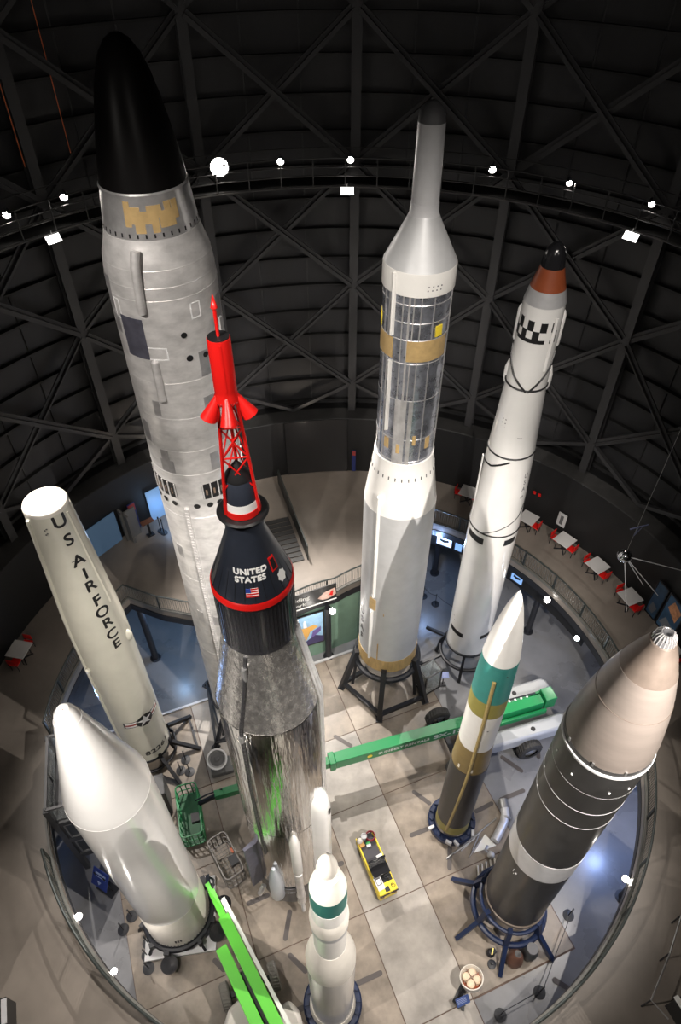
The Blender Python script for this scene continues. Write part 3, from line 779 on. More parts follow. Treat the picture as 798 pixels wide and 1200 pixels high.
s = thing('launch_stand', 'black ring dolly on a white base plate under the wide white missile', 'stand', *rocket_frame(-39.0, 10.8))
g = MB(); g.ring(.85, 1.36, .14, 48); g.build('ring_beam', stand_black, s)
g = MB(); g.box((0, 0, .12), (2.9, 2.9, .16), rad(59)); g.build('base_plate', mat('plate_white', (.60, .60, .60), .5), s)
for t in (-75, -48, 5, 40, 95, 150, 200, 250):
    a = rad(t); g = MB(); g.box((1.5*sin(a), -1.5*cos(a), .75), (.18, .22, .4), -a); g.bar((1.4*sin(a), -1.4*cos(a), .85), (1.75*sin(a), -1.75*cos(a), .3), .1); g.build('jack', stand_black, s)
for t in (-42, 28, 62):
    a = rad(t); g = MB(); g.lathe([(.62, 0), (.62, .34), (.72, .34), (.72, .1), (.74, 0)], 24, (1.85*sin(a), -1.85*cos(a))); g.tube([(1.85*sin(a), -1.85*cos(a), .25), (1.85*sin(a), -1.85*cos(a), .62)], .07, 8); g.build('pad', black_gloss, s)

# --- cream missile with the service lettering
Us = rocket('ballistic_missile', 'cream missile lettered US AIR FORCE with a flat pale top, far left', 'missile', -31.1, 18.6)
up = [(1.0, 1.09), (3.9, 1.12), (8.5, 1.12), (11.0, 1.11), (12.2, 1.06), (17.45, .73)]; uf = prof_fn(up)
sect(up, 'body_skin', cream, Us, 96)
sect([(17.45, .73), (17.5, .735), (17.58, .70), (17.8, 0)], 'top_cap', ivory, Us, 64)
for (ch, dz), t in zip([('U', 17.15), ('S', 16.3), ('A', 15.3), ('I', 14.6), ('R', 13.95), ('F', 13.15), ('O', 12.5), ('R', 11.85), ('C', 11.15), ('E', 10.5)], [14, 16, 17.5, 19, 19, 18.5, 19.5, 20, 19.5, 20.5]):
    wrap_text(ch, .70, uf, t, dz, black, Us, 'lettering', 1.0, .016)
g = MB(); P = []
for z in (17.3, 15, 12.3, 9, 5, 2): r = uf(z)+.02; P.append((r*sin(rad(-66)), -r*cos(rad(-66)), z))
g.tube(P, .07, 8); g.build('cable_raceway', cream, Us)
g = MB(); r = uf(9)+.04; g.sphere((r*sin(rad(-58)), -r*cos(rad(-58)), 9.1), .12, seg=14); g.build('blister', cream, Us); g = MB(); r = uf(10.4)+.0; g.sphere((r*sin(rad(55)), -r*cos(rad(55)), 10.2), .17, seg=14, rz=1.8); g.build('blister', cream, Us)
g = MB(); P = []
for z, t in ((17.3, 42), (15, 44), (12.6, 46)): r = uf(z)+.0; P.append((r*sin(rad(t)), -r*cos(rad(t)), z))
g.tube(P, .05, 6); g.build('side_rib', cream, Us)
g = MB()
for t, z in ((-26, 17.0), (-21, 17.05), (-23, 16.85), (-27, 16.8)): g.spot(.78, t, z, .03, th=.008)
g.patch(uf, 2, 16, 15.35, 15.38, .006); g.build('port_mark', dgrey, Us)
# national star roundel
def flatwrap(pts, t, z, m, par, name, off=.008):
    g = MB(); prev = None; n = len(pts)
    for q in range(6):
        k_ = q/5; vs = []
        for x, y in (pts if q else pts[:1]):
            zz = z+y*k_; r = uf(zz)+off; a = rad(t)+x*k_/r; vs.append(g.bm.verts.new((r*sin(a), -r*cos(a), zz)))
        if prev:
            for i in range(n):
                if len(prev) == 1: g.face([prev[0], vs[i], vs[(i+1) % n]])
                else: g.face([prev[i], vs[i], vs[(i+1) % n], prev[(i+1) % n]])
        prev = vs
    return g.build(name, m, par)
bar_pts = [(-.95, -.13), (-.3, -.13), (.3, -.13), (.95, -.13), (.95, .13), (.3, .13), (-.3, .13), (-.95, .13)]
g = MB(); g.patch(uf, 14-46, 14+46, 4.47, 4.83, .008, nz=1); rnd = g.build('roundel_bar', paper, Us)
g = MB(); g.patch(uf, 14-49, 14+49, 4.42, 4.88, .003); g.build('roundel_border', black, rnd)
g = MB()
for z0, z1 in ((4.60, 4.70),): g.patch(uf, 14-46, 14+46, z0, z1, .012)
g.build('bar_stripe', mat('stripe_red', (.3, .03, .02), .5), rnd)
flatwrap([(.42*cos(2*pi*k/28), .42*sin(2*pi*k/28)) for k in range(28)], 14, 4.65, black, Us, 'roundel_disc', .022)
flatwrap([((.40 if k % 2 == 0 else .155)*sin(2*pi*k/10), (.40 if k % 2 == 0 else .155)*cos(2*pi*k/10)) for k in range(10)], 14, 4.65, paper, Us, 'roundel_star', .030)
wrap_text('82261', .50, uf, 20, 1.75, black, Us, 'lettering', 1.05, .014)
s = thing('launch_stand', 'black splay-legged stand under the cream lettered missile', 'stand', *rocket_frame(-31.1, 18.6))
g = MB(); g.ring(.95, 1.05, .1, 48); g.ring(.3, 1.3, .07, 48); g.build('ring_beam', stand_black, s)
for t in (15, 60, 105, 195, 285):
    a = rad(t); g = MB(); g.bar((1.05*sin(a), -1.05*cos(a), 1.2), (1.25*sin(a), -1.25*cos(a), .3), .15); g.bar((1.2*sin(a), -1.2*cos(a), .9), (2.5*sin(a), -2.5*cos(a), .08), .16, .2); g.build('leg', stand_black, s)
for t, u in ((60, 105),):
    a, b = rad(t), rad(u); g = MB(); g.bar((2.4*sin(a), -2.4*cos(a), .12), (2.4*sin(b), -2.4*cos(b), .12), .1); g.build('brace', stand_black, s)

# --- small white stepped rocket at the bottom
Sm = rocket('sounding_rocket', 'white stepped rocket with a dark teal band, in front at the bottom', 'rocket', -3.3, 5.35)
sect([(15.95, .24), (16.0, .245), (16.15, .25), (16.45, .19), (16.7, .09), (16.78, 0)], 'nose_dome', ivory, Sm, 48)
sect([(15.6, .17), (15.95, .17)], 'nose_neck', lgrey, Sm, 48)
sect([(14.75, .47), (14.8, .465), (15.3, .37), (15.6, .28), (15.62, .17)], 'shoulder_cone', ivory, Sm, 64)
sect([(13.75, .48), (14.75, .475)], 'teal_band', dteal, Sm, 64)
sect([(12.7, .49), (13.75, .485)], 'upper_stage', white, Sm, 64)
sect([(11.6, .53), (12.1, .535), (12.7, .50)], 'flared_joint', silver, Sm, 64)
g = MB(); g.lathe([(11.9, .535), (12.4, .545), (12.7, .52), (12.85, .49)], 64, cap=False); g.build('white_shoulder', ivory, Sm)
sect([(9.6, .49), (11.65, .50)], 'middle_stage', white, Sm, 64)
sect([(7.6, .80), (8.2, .79), (9.0, .65), (9.6, .495)], 'interstage_shoulder', ivory, Sm, 64)
sect([(.75, .80), (7.6, .80)], 'first_stage', white2, Sm, 64)
sect([(.35, .83), (.4, .9), (.5, .9), (.75, .82)], 'base_ring', ivory, Sm, 64)
def ring_stand(label, az, D, R):
    s = thing('ring_stand', label, 'stand', *rocket_frame(az, D))
    g = MB(); g.lathe([(.08, R*.72), (.08, R), (.34, R), (.40, R*.95), (.40, R*.80), (.34, R*.72), (.08, R*.72)], 64, cap=False); g.build('base_ring', navy, s)
    for k in range(16):
        a = 2*pi*k/16; g = MB(); g.box((R*.88*sin(a), -R*.88*cos(a), .45), (.12, .16, .12), -a); g.build('clamp_block', navy, s)
    return s
ring_stand('navy ring stand under the white stepped rocket at the bottom', -3.3, 5.35, 1.15)
rs = ring_stand('navy ring stand under the slim teal-banded missile', 22.75, 13.43, 1.10)
for t in (-45, 8, 26, 75):
    a = rad(t); g = MB(); g.box((1.1*sin(a), -1.1*cos(a), .42), (.28, .12, .22), -a); g.build('white_bracket', lgrey, rs)

# ------------------------------------------------------------------ boom lifts
def Mdir(o, d, up=(0, 0, 1)):
    """frame at o, x along d, z up"""
    x = Vector(d).normalized(); y = Vector(up).cross(x).normalized(); z = x.cross(y)
    M = Matrix((x, y, z)).transposed().to_4x4(); M.translation = Vector(o); return M
def wheel(par, c, axis, R, wd, tm, hub=steel):
    M = Mdir(c, axis) @ Matrix.Rotation(pi/2, 4, 'Y')
    g = MB(); g.lathe([(-wd/2, R*.55), (-wd/2, R*.88), (-wd*.36, R), (wd*.36, R), (wd/2, R*.88), (wd/2, R*.55)], 32, cap=False, M=M)
    for k in range(26):
        a = 2*pi*k/26; p = M @ Vector((R*1.0*cos(a), R*1.0*sin(a), -wd*.36)); q = M @ Vector((R*1.0*cos(a+.12), R*1.0*sin(a+.12), wd*.36)); g.bar(p, q, .05, .05)
    w_ = g.build('wheel', tm, par)
    g = MB(); g.lathe([(-wd*.4, 0), (-wd*.4, R*.3), (-wd*.3, R*.56), (wd*.3, R*.56), (wd*.4, R*.3), (wd*.4, 0)], 24, M=M); g.build('hub', hub, w_); return w_
L1 = thing('boom_lift', 'dark green boom lift with grey hoods, its long boom reaching left', 'lift', (7.4, 16.75, 0), atan2(.285, .959))
# local x along boom toward right; local y away from viewer
g = MB(); g.box((1.0, 0, .75), (5.2, 1.0, .45)); g.box((1.0, 0, .55), (4.4, 1.5, .2)); g.build('chassis', dgrey, L1, bevel=.05)
for y in (-1.0, 1.05):
    g = MB(); pts = [(-.5, -.38), (3.6, -.42), (3.9, -.2), (3.9, .25), (3.6, .42), (-.4, .36), (-.75, .1), (-.75, -.2)]
    g.poly([(p[0], p[1]+y) for p in pts], .75, 1.55); h = g.build('engine_hood', mat('hood_grey', (.36, .37, .38), .4), L1, bevel=.14)
    g = MB(); g.lathe([(1.55, 0), (1.55, .12), (1.57, .12), (1.575, 0)], 16, (1.9, y-.05)); g.build('filler_cap', black, h)
for x, y in ((-2.1, 1.35), (-2.1, -1.35), (1.6, -1.6), (1.6, 1.6)): wheel(L1, (x, y, .62), (0, 1, 0), .62, .45, rubber)
for x in (-2.1, 1.6):
    g = MB(); g.bar((x, -1.4, .62), (x, 1.4, .62), .22); g.build('axle', stand_black, L1)
g = MB(); g.box((-2.6, 0, 1.95), (10.8, .52, .68)); bm1 = g.build('boom', green, L1, bevel=.02)
flat_text('SUNBELT RENTALS', .28, Matrix.Translation((-4.62, -.275, 1.97)) @ Matrix.Rotation(pi/2, 4, 'X'), paper, bm1, xs=1.05, bold=.008)
flat_text('SX-13', .46, Matrix.Translation((-2.35, -.275, 1.97)) @ Matrix.Rotation(pi/2, 4, 'X'), paper, bm1, xs=1.3, bold=.016)
g = MB(); M = Matrix.Translation((-6.35, -.275, 1.97)) @ Matrix.Rotation(pi/2, 4, 'X'); g.lathe([(0, .0), (0, .13), (.01, .13), (.01, 0)], 8, M=M); g.build('badge', yellow, bm1)
g = MB(); g.box((-9.0, 0, 1.96), (2.2, .38, .50)); g.box((-8.15, 0, 1.96), (.28, .60, .76)); g.box((-8.7, 0, 1.96), (.12, .5, .62)); g.box((-9.6, 0, 1.96), (.5, .46, .58)); g.build('boom_extension', green, L1, bevel=.02)
g = MB(); g.box((-11.4, 0, 1.9), (4.6, .32, .40)); g.box((-12.9, 0, 1.9), (.8, .34, .42)); jb_ = g.build('jib', green, L1, bevel=.02)
g = MB(); g.bar((-13.6, 0, 1.85), (-14.5, .1, 1.3), .16); g.tube([(-13.3, .1, 2.1), (-14.0, .15, 1.9), (-14.6, .2, 1.5)], .04, 6); g.build('basket_pivot', stand_black, L1)
g = MB(); g.box((3.2, .1, 2.0), (.6, .7, .8)); g.box((1.6, -.42, 1.75), (2.6, .16, .34)); g.bar((.9, .48, 1.55), (3.3, .48, 2.0), .14, .3); g.build('turntable_mast', green, L1, bevel=.03)
g = MB()
for k in range(7): g.box((.2+k*.32, .33, 2.26), (.08, .22, .03))
g.build('hose_clip', paper, L1)
g = MB(); g.tube([(-.4, .36, 2.2), (1.2, .42, 2.24), (2.6, .36, 2.3)], .05, 6); g.build('hose', black, L1)
def basket(par, M, L, W, m, h=1.1, r=.022, name='work_basket'):
    g = MB(); V = lambda x, y, z: M @ Vector((x, y, z))
    def loop(z, rr_, ins=0):
        pts = []
        for cx_, cy_, a0 in ((L/2-.18, W/2-.18, 0), (-L/2+.18, W/2-.18, 90), (-L/2+.18, -W/2+.18, 180), (L/2-.18, -W/2+.18, 270)):
            for k in range(4): a = rad(a0+30*k); pts.append(V(cx_+.18*cos(a), cy_+.18*sin(a), z))
        g.tube(pts, rr_, 6, closed=True)
    loop(h, r*1.3); loop(h*.5, r); loop(0, r*1.4)
    n = 5
    for i in range(n+1):
        x = -L/2+.1+(L-.2)*i/n
        for y in (-W/2, W/2): g.bar(V(x, y, 0), V(x, y, h), r*1.6)
    for y in (-W/4, 0, W/4):
        for x in (-L/2, L/2): g.bar(V(x, y, 0), V(x, y, h), r*1.6)
    b = g.build(name, m, par)
    g = MB()
    for i in range(13): x = -L/2+.05+(L-.1)*i/12; g.bar(V(x, -W/2, .0), V(x, W/2, .0), .02)
    for i in range(7): y = -W/2+W*i/6; g.bar(V(-L/2, y, .01), V(L/2, y, .01), .02)
    g.build('basket_floor', m, b)
    if name == 'solid_basket': g = MB(); g.box((0, 0, .03), (L-.06, W-.06, .02), M=M); g.build('floor_plate', mat('plate_green', (.008, .10, .035), .5), b)
    g = MB(); g.poly([(M @ Vector((x, y, 0)))[:2] for x, y in ()] or [(-.2, -.2), (.2, -.2), (.2, .2), (-.2, .2)], h-.25, h+.0, M=M @ Matrix.Translation((L*.18, W*.28, 0))); g.build('control_box', stand_black, b)
    return b
# basket long axis across the boom (world from (-7.1,13.5) to (-6.4,11.2))
iL1 = (Matrix.Translation(L1.location) @ Matrix.Rotation(L1.rotation_euler[2], 4, 'Z')).inverted()
basket(L1, iL1 @ Mdir((-6.95, 12.45, .25), (.28, -.96, 0)), 2.4, .95, green, r=.03, name='solid_basket')

L2 = thing('boom_lift', 'bright lime green boom lift with a white base, cut by the bottom edge', 'lift', (-2.7, 4.6, 0), atan2(4.9, -3.3))
i2 = (Matrix.Translation(L2.location) @ Matrix.Rotation(L2.rotation_euler[2], 4, 'Z')).inverted()
def W2(x, y, z): return i2 @ Vector((x, y, z))
d2 = Vector((-.56, .828, 0)); n2 = Vector((.828, .56, 0))
def B2(s_, o_, z): p = Vector((-1.95, 3.6, 0))+d2*s_+n2*(o_+.12); return W2(p.x, p.y, z)
g = MB(); g.bar(B2(-1.5, -.0, 2.5), B2(4.9, -.0, 2.5), .44, .46); g.build('boom', lime, L2, bevel=.02)
g = MB(); g.bar(B2(4.9, 0, 2.5), B2(6.1, .02, 2.42), .26, .30); g.bar(B2(5.9, 0, 2.4), B2(6.5, 0, 2.25), .18); g.box(B2(4.85, 0, 2.5), (.2, .42, .48), 0); g.build('boom_extension', lime, L2)
g = MB(); g.bar(B2(-1.5, -.62, 2.2), B2(4.1, -.56, 2.35), .44, .46); g.build('lower_boom', lime, L2, bevel=.02)
g = MB(); g.bar(B2(-1.5, -.31, 2.1), B2(3.0, -.28, 2.2), .20, .3); g.build('boom_link', stand_black, L2)
g = MB(); g.bar(B2(-1.5, .40, 2.4), B2(5.6, .30, 2.45), .14, .2); g.box(B2(5.3, .26, 2.45), (.5, .18, .24)); g.build('hose_carrier', paper, L2)
g = MB()
for k in range(12): p = B2(-1+k*.36, -.72, 2.3); g.box(p, (.05, .04, .25))
g.build('rivet_row', mat('dark_lime', (.05, .25, .02), .5), L2)
g = MB(); g.bar(B2(6.3, 0, 2.3), B2(6.9, .15, 1.9), .16); g.box(B2(6.75, -.1, 1.9), (.45, .3, .35)); g.tube([B2(6.2, .1, 2.3), B2(6.5, .3, 2.25), B2(6.9, .2, 1.7)], .045, 6); g.build('basket_pivot', stand_black, L2)
bM = i2 @ Mdir((-4.95, 10.3, .75), (.55, -.83, 0)); basket(L2, bM, 1.9, .85, mat('basket_grey', (.17, .16, .15), .4, .5), r=.032)
g = MB(); q = i2 @ Vector((-4.7, 10.6, 1.6)); g.box(q, (.22, .14, .1)); g.build('control_handle', mat('orange_box', (.5, .12, .05), .5), L2)
base = [(-4.35, 2.6), (-1.75, 2.6), (-1.55, 4.6), (-1.75, 5.25), (-2.3, 5.5), (-2.7, 4.6), (-3.1, 5.1), (-3.7, 5.45), (-4.2, 5.15), (-4.45, 4.4)]
for side in ([(-4.4, 2.4), (-3.0, 2.4), (-3.0, 4.7), (-3.3, 5.25), (-3.8, 5.35), (-4.25, 5.0), (-4.42, 4.3)], [(-2.3, 2.4), (-1.35, 2.4), (-1.35, 4.3), (-1.55, 4.95), (-2.0, 5.3), (-2.3, 5.0)]):
    g = MB(); g.poly([W2(x, y, 0)[:2] for x, y in side], .7, 1.5); g.build('base_hood', mat('hood_white', (.72, .68, .63), .35, coat=.3), L2, bevel=.16)
g = MB(); g.bar(W2(-3.4, 5.65, .62), W2(-2.6, 3.2, .62), .7, .4); g.bar(W2(-4.4, 5.5, .6), W2(-2.7, 6.15, .6), .2); g.build('chassis', stand_black, L2)
ax = (W2(-2.68, 6.2, 0)-W2(-4.5, 5.5, 0)).normalized()
for p in ((-4.5, 5.5), (-2.66, 6.2), (-3.6, 3.1), (-1.6, 3.8)): wheel(L2, W2(*p, .5), ax, .5, .36, rubber_grey, stand_black)

# ------------------------------------------------------------------ yellow tow vehicle and what lies on it
V = thing('utility_cart', 'yellow electric utility cart with black deck and seat on the pale floor', 'cart', (1.58, 10.33, 0), atan2(-.92, .39))
g = MB(); g.poly([(-1.3, -.42), (1.2, -.45), (1.3, -.40), (1.3, .40), (1.2, .45), (-1.3, .42)], .22, .72); g.build('body', yellow, V, bevel=.03)
g = MB(); g.box((-.55, 0, .74), (1.5, .72, .05)); g.build('deck_mat', mat('deck_mat', (.04, .038, .045), .6), V)
g = MB()
for y in (-.41, .41): g.bar((-1.28, y, .78), (.2, y, .78), .05, .08)
g.build('side_rail', yellow, V)
g = MB(); g.box((.28, .0, .95), (.62, .80, .10)); g.box((.0, 0, 1.12), (.10, .80, .36)); g.build('seat', black_gloss, V, bevel=.03)
g = MB(); g.box((.72, .12, .76), (.35, .52, .06)); g.build('footwell', black, V)
g = MB(); g.box((1.08, 0, .80), (.42, .84, .16)); g.build('front_cowl', yellow, V, bevel=.03)
g = MB(); g.bar((.85, .18, .85), (.72, .18, 1.05), .04); g.tube([(.72+.13*cos(k*pi/8)*.6, .18+.15*sin(k*pi/8), 1.06+.05*cos(k*pi/8)) for k in range(16)], .018, 6, closed=True); g.build('steering_wheel', stand_black, V)
g = MB()
for y in (-.3, .3): g.box((1.305, y, .55), (.02, .16, .1))
g.build('headlamp', mat('lamp_brown', (.12, .03, .01), .3), V)
g = MB(); g.box((1.3, 0, .74), (.05, .86, .05)); g.box((1.15, -.02, .89), (.2, .2, .04)); g.build('bumper_trim', stand_black, V)
for x in (-.9, .85):
    for y in (-.36, .36): wheel(V, (x, y, .2), (0, 1, 0), .2, .14, rubber)
cM = Matrix.Translation(V.location) @ Matrix.Rotation(V.rotation_euler[2], 4, 'Z')
def CP(x, y, z): return tuple(cM @ Vector((x, y, z)))
o = thing('hose_coil', 'coiled dark red hose at the rear of the yellow cart', 'hose', CP(-1.12, .22, .78)); g = MB()
for k in range(4): g.ring(.04+k*.045, .21-.01*(k % 2), .025, 28, tseg=6)
g.build('coil', mat('hose_red', (.20, .02, .03), .5), o)
o = thing('bucket', 'grey bucket between the rags and the red hose on the cart', 'bucket', CP(-1.18, -.08, .77)); g = MB(); g.lathe([(0, .1), (.28, .13), (.29, .14), (.29, .12), (.24, .115), (.23, 0)], 20, cap=False); g.build('pail', lgrey, o); g = MB(); g.tube([(.13*cos(k*pi/8), .02, .29+.08*sin(k*pi/8)) for k in range(9)], .008, 5); g.build('handle', steel, o)
o = MB(); 
random.seed(2)
o.lathe([(0, .12), (.1, .15), (.2, .12), (.26, .05), (.27, 0)], 9); ob = o.build('rag_pile', mat('rag_white', (.7, .66, .6), .8, bump=.8, bscale=12)); ob.location = CP(-1.1, -.3, .77); tag(ob, 'white rags heaped at the rear left corner of the cart', 'rags')
o = MB(); o.box((0, 0, .07), (.22, .2, .14)); ob = o.build('cloth_bundle', mat('cloth_tan', (.45, .25, .08), .8)); ob.location = CP(-.93, -.28, .77); ob.rotation_euler = (0, 0, .4); tag(ob, 'small orange-brown bundle beside the white rags on the cart', 'bundle')
o = thing('tool_case', 'small green and grey tool case on the black cart deck', 'case', CP(-.85, -.0, .77), .3); g = MB(); g.box((0, .05, .05), (.2, .1, .1)); g.build('lid', mat('case_green', (.05, .30, .08), .5), o); g = MB(); g.box((0, -.06, .04), (.2, .11, .08)); g.build('tray', lgrey, o)
o = MB(); o.box((0, 0, .01), (.14, .28, .02)); ob = o.build('paper_sheet', paper); ob.location = CP(-.22, .25, .78); ob.rotation_euler = (0, 0, V.rotation_euler[2]+.1); tag(ob, 'white paper sheet behind the black seat of the cart', 'paper')
o = thing('document_tray', 'white tray with a pale page at the front left of the cart', 'tray', CP(.83, -.25, .88), V.rotation_euler[2]+.05); g = MB(); g.box((0, 0, .02), (.55, .32, .04)); g.build('tray', lgrey, o); g = MB(); g.box((-.08, 0, .045), (.3, .22, .012)); g.build('black_inlay', dgrey, o); g = MB(); g.box((-.06, .0, .056), (.2, .16, .01)); g.build('page', paper, o)
o = MB(); o.tube([(0, 0, 0), (.08, .05, .02), (.14, -.02, .02), (.05, -.1, .01), (-.05, -.03, .03), (0, .07, .02)], .014, 6); ob = o.build('coiled_cable', black); ob.location = CP(1.08, .24, .9); tag(ob, 'thin black coiled cable on the yellow front of the cart', 'cable')

# ------------------------------------------------------------------ exhibits on the lower floor
o = thing('engine_exhibit', 'round white-rimmed engine section with cream chambers on a dark stand', 'exhibit', (5.1, 5.85, 0), .5)
g = MB(); g.bar((-.75, -.1, .08), (.55, .55, .08), .12); g.bar((-.6, -.5, .08), (.1, .4, .08), .12); g.bar((-.5, -.1, .1), (0, .1, 1.1), .1); g.bar((.45, .5, .1), (0, .1, 1.1), .1); g.bar((.5, -.2, .1), (.1, .1, .9), .08); g.build('stand', stand_black, o)
M = Matrix.Translation((.1, .1, 1.15)) @ Matrix.Rotation(-.25, 4, 'X')
g = MB(); g.lathe([(-.2, .42), (.12, .46), (.14, .43), (-.1, .36), (-.2, .36)], 40, cap=False, M=M); g.build('rim', ivory, o)
g = MB(); g.lathe([(-.1, 0), (-.1, .37)], 32, M=M, cap=False); g.build('back_disc', brown_red, o)
for k in range(4):
    a = pi/4+k*pi/2; g = MB(); g.lathe([(-.1, .15), (.06, .17), (.1, .12), (.11, 0)], 16, (.19*cos(a), .19*sin(a)), M=M); g.build('chamber', mat('chamber_cream', (.62, .48, .34), .6, var=.2), o)
g = MB(); g.bar(M @ Vector((-.36, 0, .12)), M @ Vector((.36, 0, .12)), .03); g.bar(M @ Vector((0, -.36, .12)), M @ Vector((0, .36, .12)), .03); g.build('cross_bar', mat('cross_bar', (.2, .12, .08), .5), o)
def placard(label, loc, rz, w_, h_, m, hgt=.9):
    o = thing('placard', label, 'sign', loc, rz)
    g = MB(); g.box((0, 0, .03), (.34, .26, .06)); g.bar((0, 0, .05), (0, 0, hgt), .05); g.build('post', stand_black, o)
    M = Matrix.Translation((0, -.02, hgt)) @ Matrix.Rotation(.6, 4, 'X'); g = MB(); g.box((0, 0, 0), (w_, h_, .03), M=M); b = g.build('panel', m, o)
    g = MB()
    for k in range(4): g.box((-w_*.08, h_*.3-k*h_*.16, .018), (w_*.7, h_*.05, .004), M=M)
    g.build('text_lines', mat('line_pale', (.35, .4, .6), .6), b); return o
placard('blue placard in front of the round engine section', (4.75, 5.35, .03), .35, .55, .3, mat('placard_blue', (.06, .10, .28), .4), .75)
placard('small pale blue placard beside the glass case', (5.55, 19.68, .03), .1, .5, .32, mat('placard_pale', (.25, .30, .55), .4), .95)
o = thing('valve_part', 'black valve part with a yellow handle beside the navy stand', 'part', (6.2, 7.05, .03)); g = MB(); g.lathe([(0, .14), (.2, .17), (.35, .1), (.36, 0)], 14); g.box((.05, .02, .2), (.34, .2, .16), .5); g.build('body', stand_black, o); g = MB(); g.bar((0, -.1, .38), (.08, .12, .44), .05); g.build('handle', yellow, o)
o = MB(); o.lathe([(0, .17), (.1, .17), (.12, .05), (.3, .05), (.31, 0)], 18); ob = o.build('disc_weight', stand_black); ob.location = (6.2, 6.68, .03); tag(ob, 'small black round disc below the valve with the yellow handle', 'weight')
o = thing('pressure_vessel', 'bronze coloured pear-shaped vessel between legs of the navy stand', 'tank', (7.1, 6.8, .03)); g = MB(); g.lathe([(0, .18), (.1, .30), (.45, .34), (.8, .28), (1.05, .18), (1.15, .14), (1.16, 0)], 28); g.build('shell', copper, o); g = MB(); g.lathe([(1.14, 0), (1.14, .13), (1.22, .13), (1.22, .05), (1.2, 0)], 16); g.build('neck', black, o)
o = thing('pressure_vessel', 'dark grey round vessel right of the bronze one', 'tank', (7.75, 7.02, .03)); g = MB(); g.lathe([(0, .2), (.12, .28), (.6, .31), (.9, .27), (1.0, .2), (1.01, 0)], 28); g.build('shell', tank_grey, o); g = MB(); g.lathe([(.96, 0), (.99, .24), (1.05, .22), (1.05, 0)], 20); g.build('lid', dgrey, o)
# glass case
o = thing('display_case', 'glass display case in a black frame beside the black four-legged stand', 'case', (4.72, 19.55, .03), .55)
g = MB()
for x in (-.5, .5):
    for y in (-.38, .38): g.bar((x, y, 0), (x, y, 1.75), .06)
for z in (.05, 1.75):
    for y in (-.38, .38): g.bar((-.5, y, z), (.5, y, z), .06)
    for x in (-.5, .5): g.bar((x, -.38, z), (x, .38, z), .06)
g.build('frame', black, o); g = MB(); g.box((0, 0, .15), (.94, .7, .2)); g.build('plinth', lgrey, o)
for c, s_ in (((0, 0, 1.75), (.94, .7, .01)), ((0, -.38, .95), (.94, .01, 1.5)), ((.5, 0, .95), (.01, .7, 1.5)), ((-.5, 0, .95), (.01, .7, 1.5)), ((0, .38, .95), (.94, .01, 1.5))):
    g = MB(); g.box(c, s_); g.build('pane', glass, o)
o = thing('guidance_unit', 'small silver instrument inside the glass display case', 'instrument', (4.72, 19.55, .28), .5); g = MB(); g.sphere((0, 0, .55), .24, seg=18); g.build('sphere', silver, o); g = MB(); g.lathe([(0, .25), (.05, .25), (.1, .08), (.35, .08)], 18); g.build('foot', steel, o)
# duct, cone, rods, rack
o = thing('exhaust_duct', 'bent silver duct lying on the floor beside the slim missile', 'duct', (0, 0, 0)); g = MB(); g.tube([(7.75, 13.25, .28), (7.76, 12.95, .28), (7.74, 12.6, .28), (7.6, 12.25, .28), (7.4, 11.95, .28), (7.2, 11.65, .28), (7.05, 11.45, .28)], .2, 20); g.build('pipe', silver, o); g = MB(); g.tube([(7.74, 13.3, .28), (7.75, 12.9, .28)], .235, 20); g.build('collar', steel, o); g = MB(); g.tube([(7.76, 12.5, .28), (7.74, 12.4, .28)], .23, 20); g.build('collar', steel, o)
o = MB(); o.poly([(6.05, 10.98), (7.12, 11.3), (6.68, 11.8)], .06, .12); o.bar((6.6, 11.3, .03), (6.6, 11.3, .1), .3); ob = o.build('triangular_plate', paper); tag(ob, 'white triangular metal plate at the foot of the bent duct', 'plate')
for i, (a_, b_, l_) in enumerate((((4.79, 10.74), (7.32, 12.52), 'longest thin silver rod, pointing from the duct toward the floor joint'), ((5.49, 11.07), (6.5, 11.9), 'middle silver rod just above the longest one\'s centre'), ((5.8, 10.78), (6.55, 11.65), 'short silver rod left of the white triangular plate'), ((5.15, 10.95), (6.2, 11.6), 'thin silver rod lying closest to the navy ring stand'), ((5.95, 11.0), (6.4, 11.75), 'short steep silver rod nearest the white triangular plate'))):
    g = MB(); g.tube([(*a_, .07+.02*i), (*b_, .09+.02*i)], .035 if i == 0 else .025, 8); ob = g.build('metal_rod', silver if i % 2 else steel); tag(ob, l_, 'rod', 'loose rods on the floor')
o = thing('float_ball', 'small silver ball valve by the white triangular plate', 'valve', (6.8, 10.85, .03)); g = MB(); g.sphere((0, 0, .2), .17, seg=18); g.build('ball', silver, o); g = MB(); g.tube([(0, 0, .2), (-.25, .2, .25), (-.1, .4, .22)], .05, 8); g.build('elbow', steel, o)
o = thing('pipe_rack', 'short comb-shaped rack of cream pipes near the dark missile', 'rack', (0, 0, 0))
for k in range(6):
    p = Vector((6.15, 10.45, .1)).lerp(Vector((7.15, 10.85, .1)), k/5); q = p+Vector((-.02, -.5+.03*k, 0)); g = MB(); g.tube([p, q], .04, 8); g.build('pipe', ivory, o)
g = MB(); g.bar((6.1, 9.9, .1), (7.2, 10.4, .1), .05); g.build('bar', brown_ol, o)
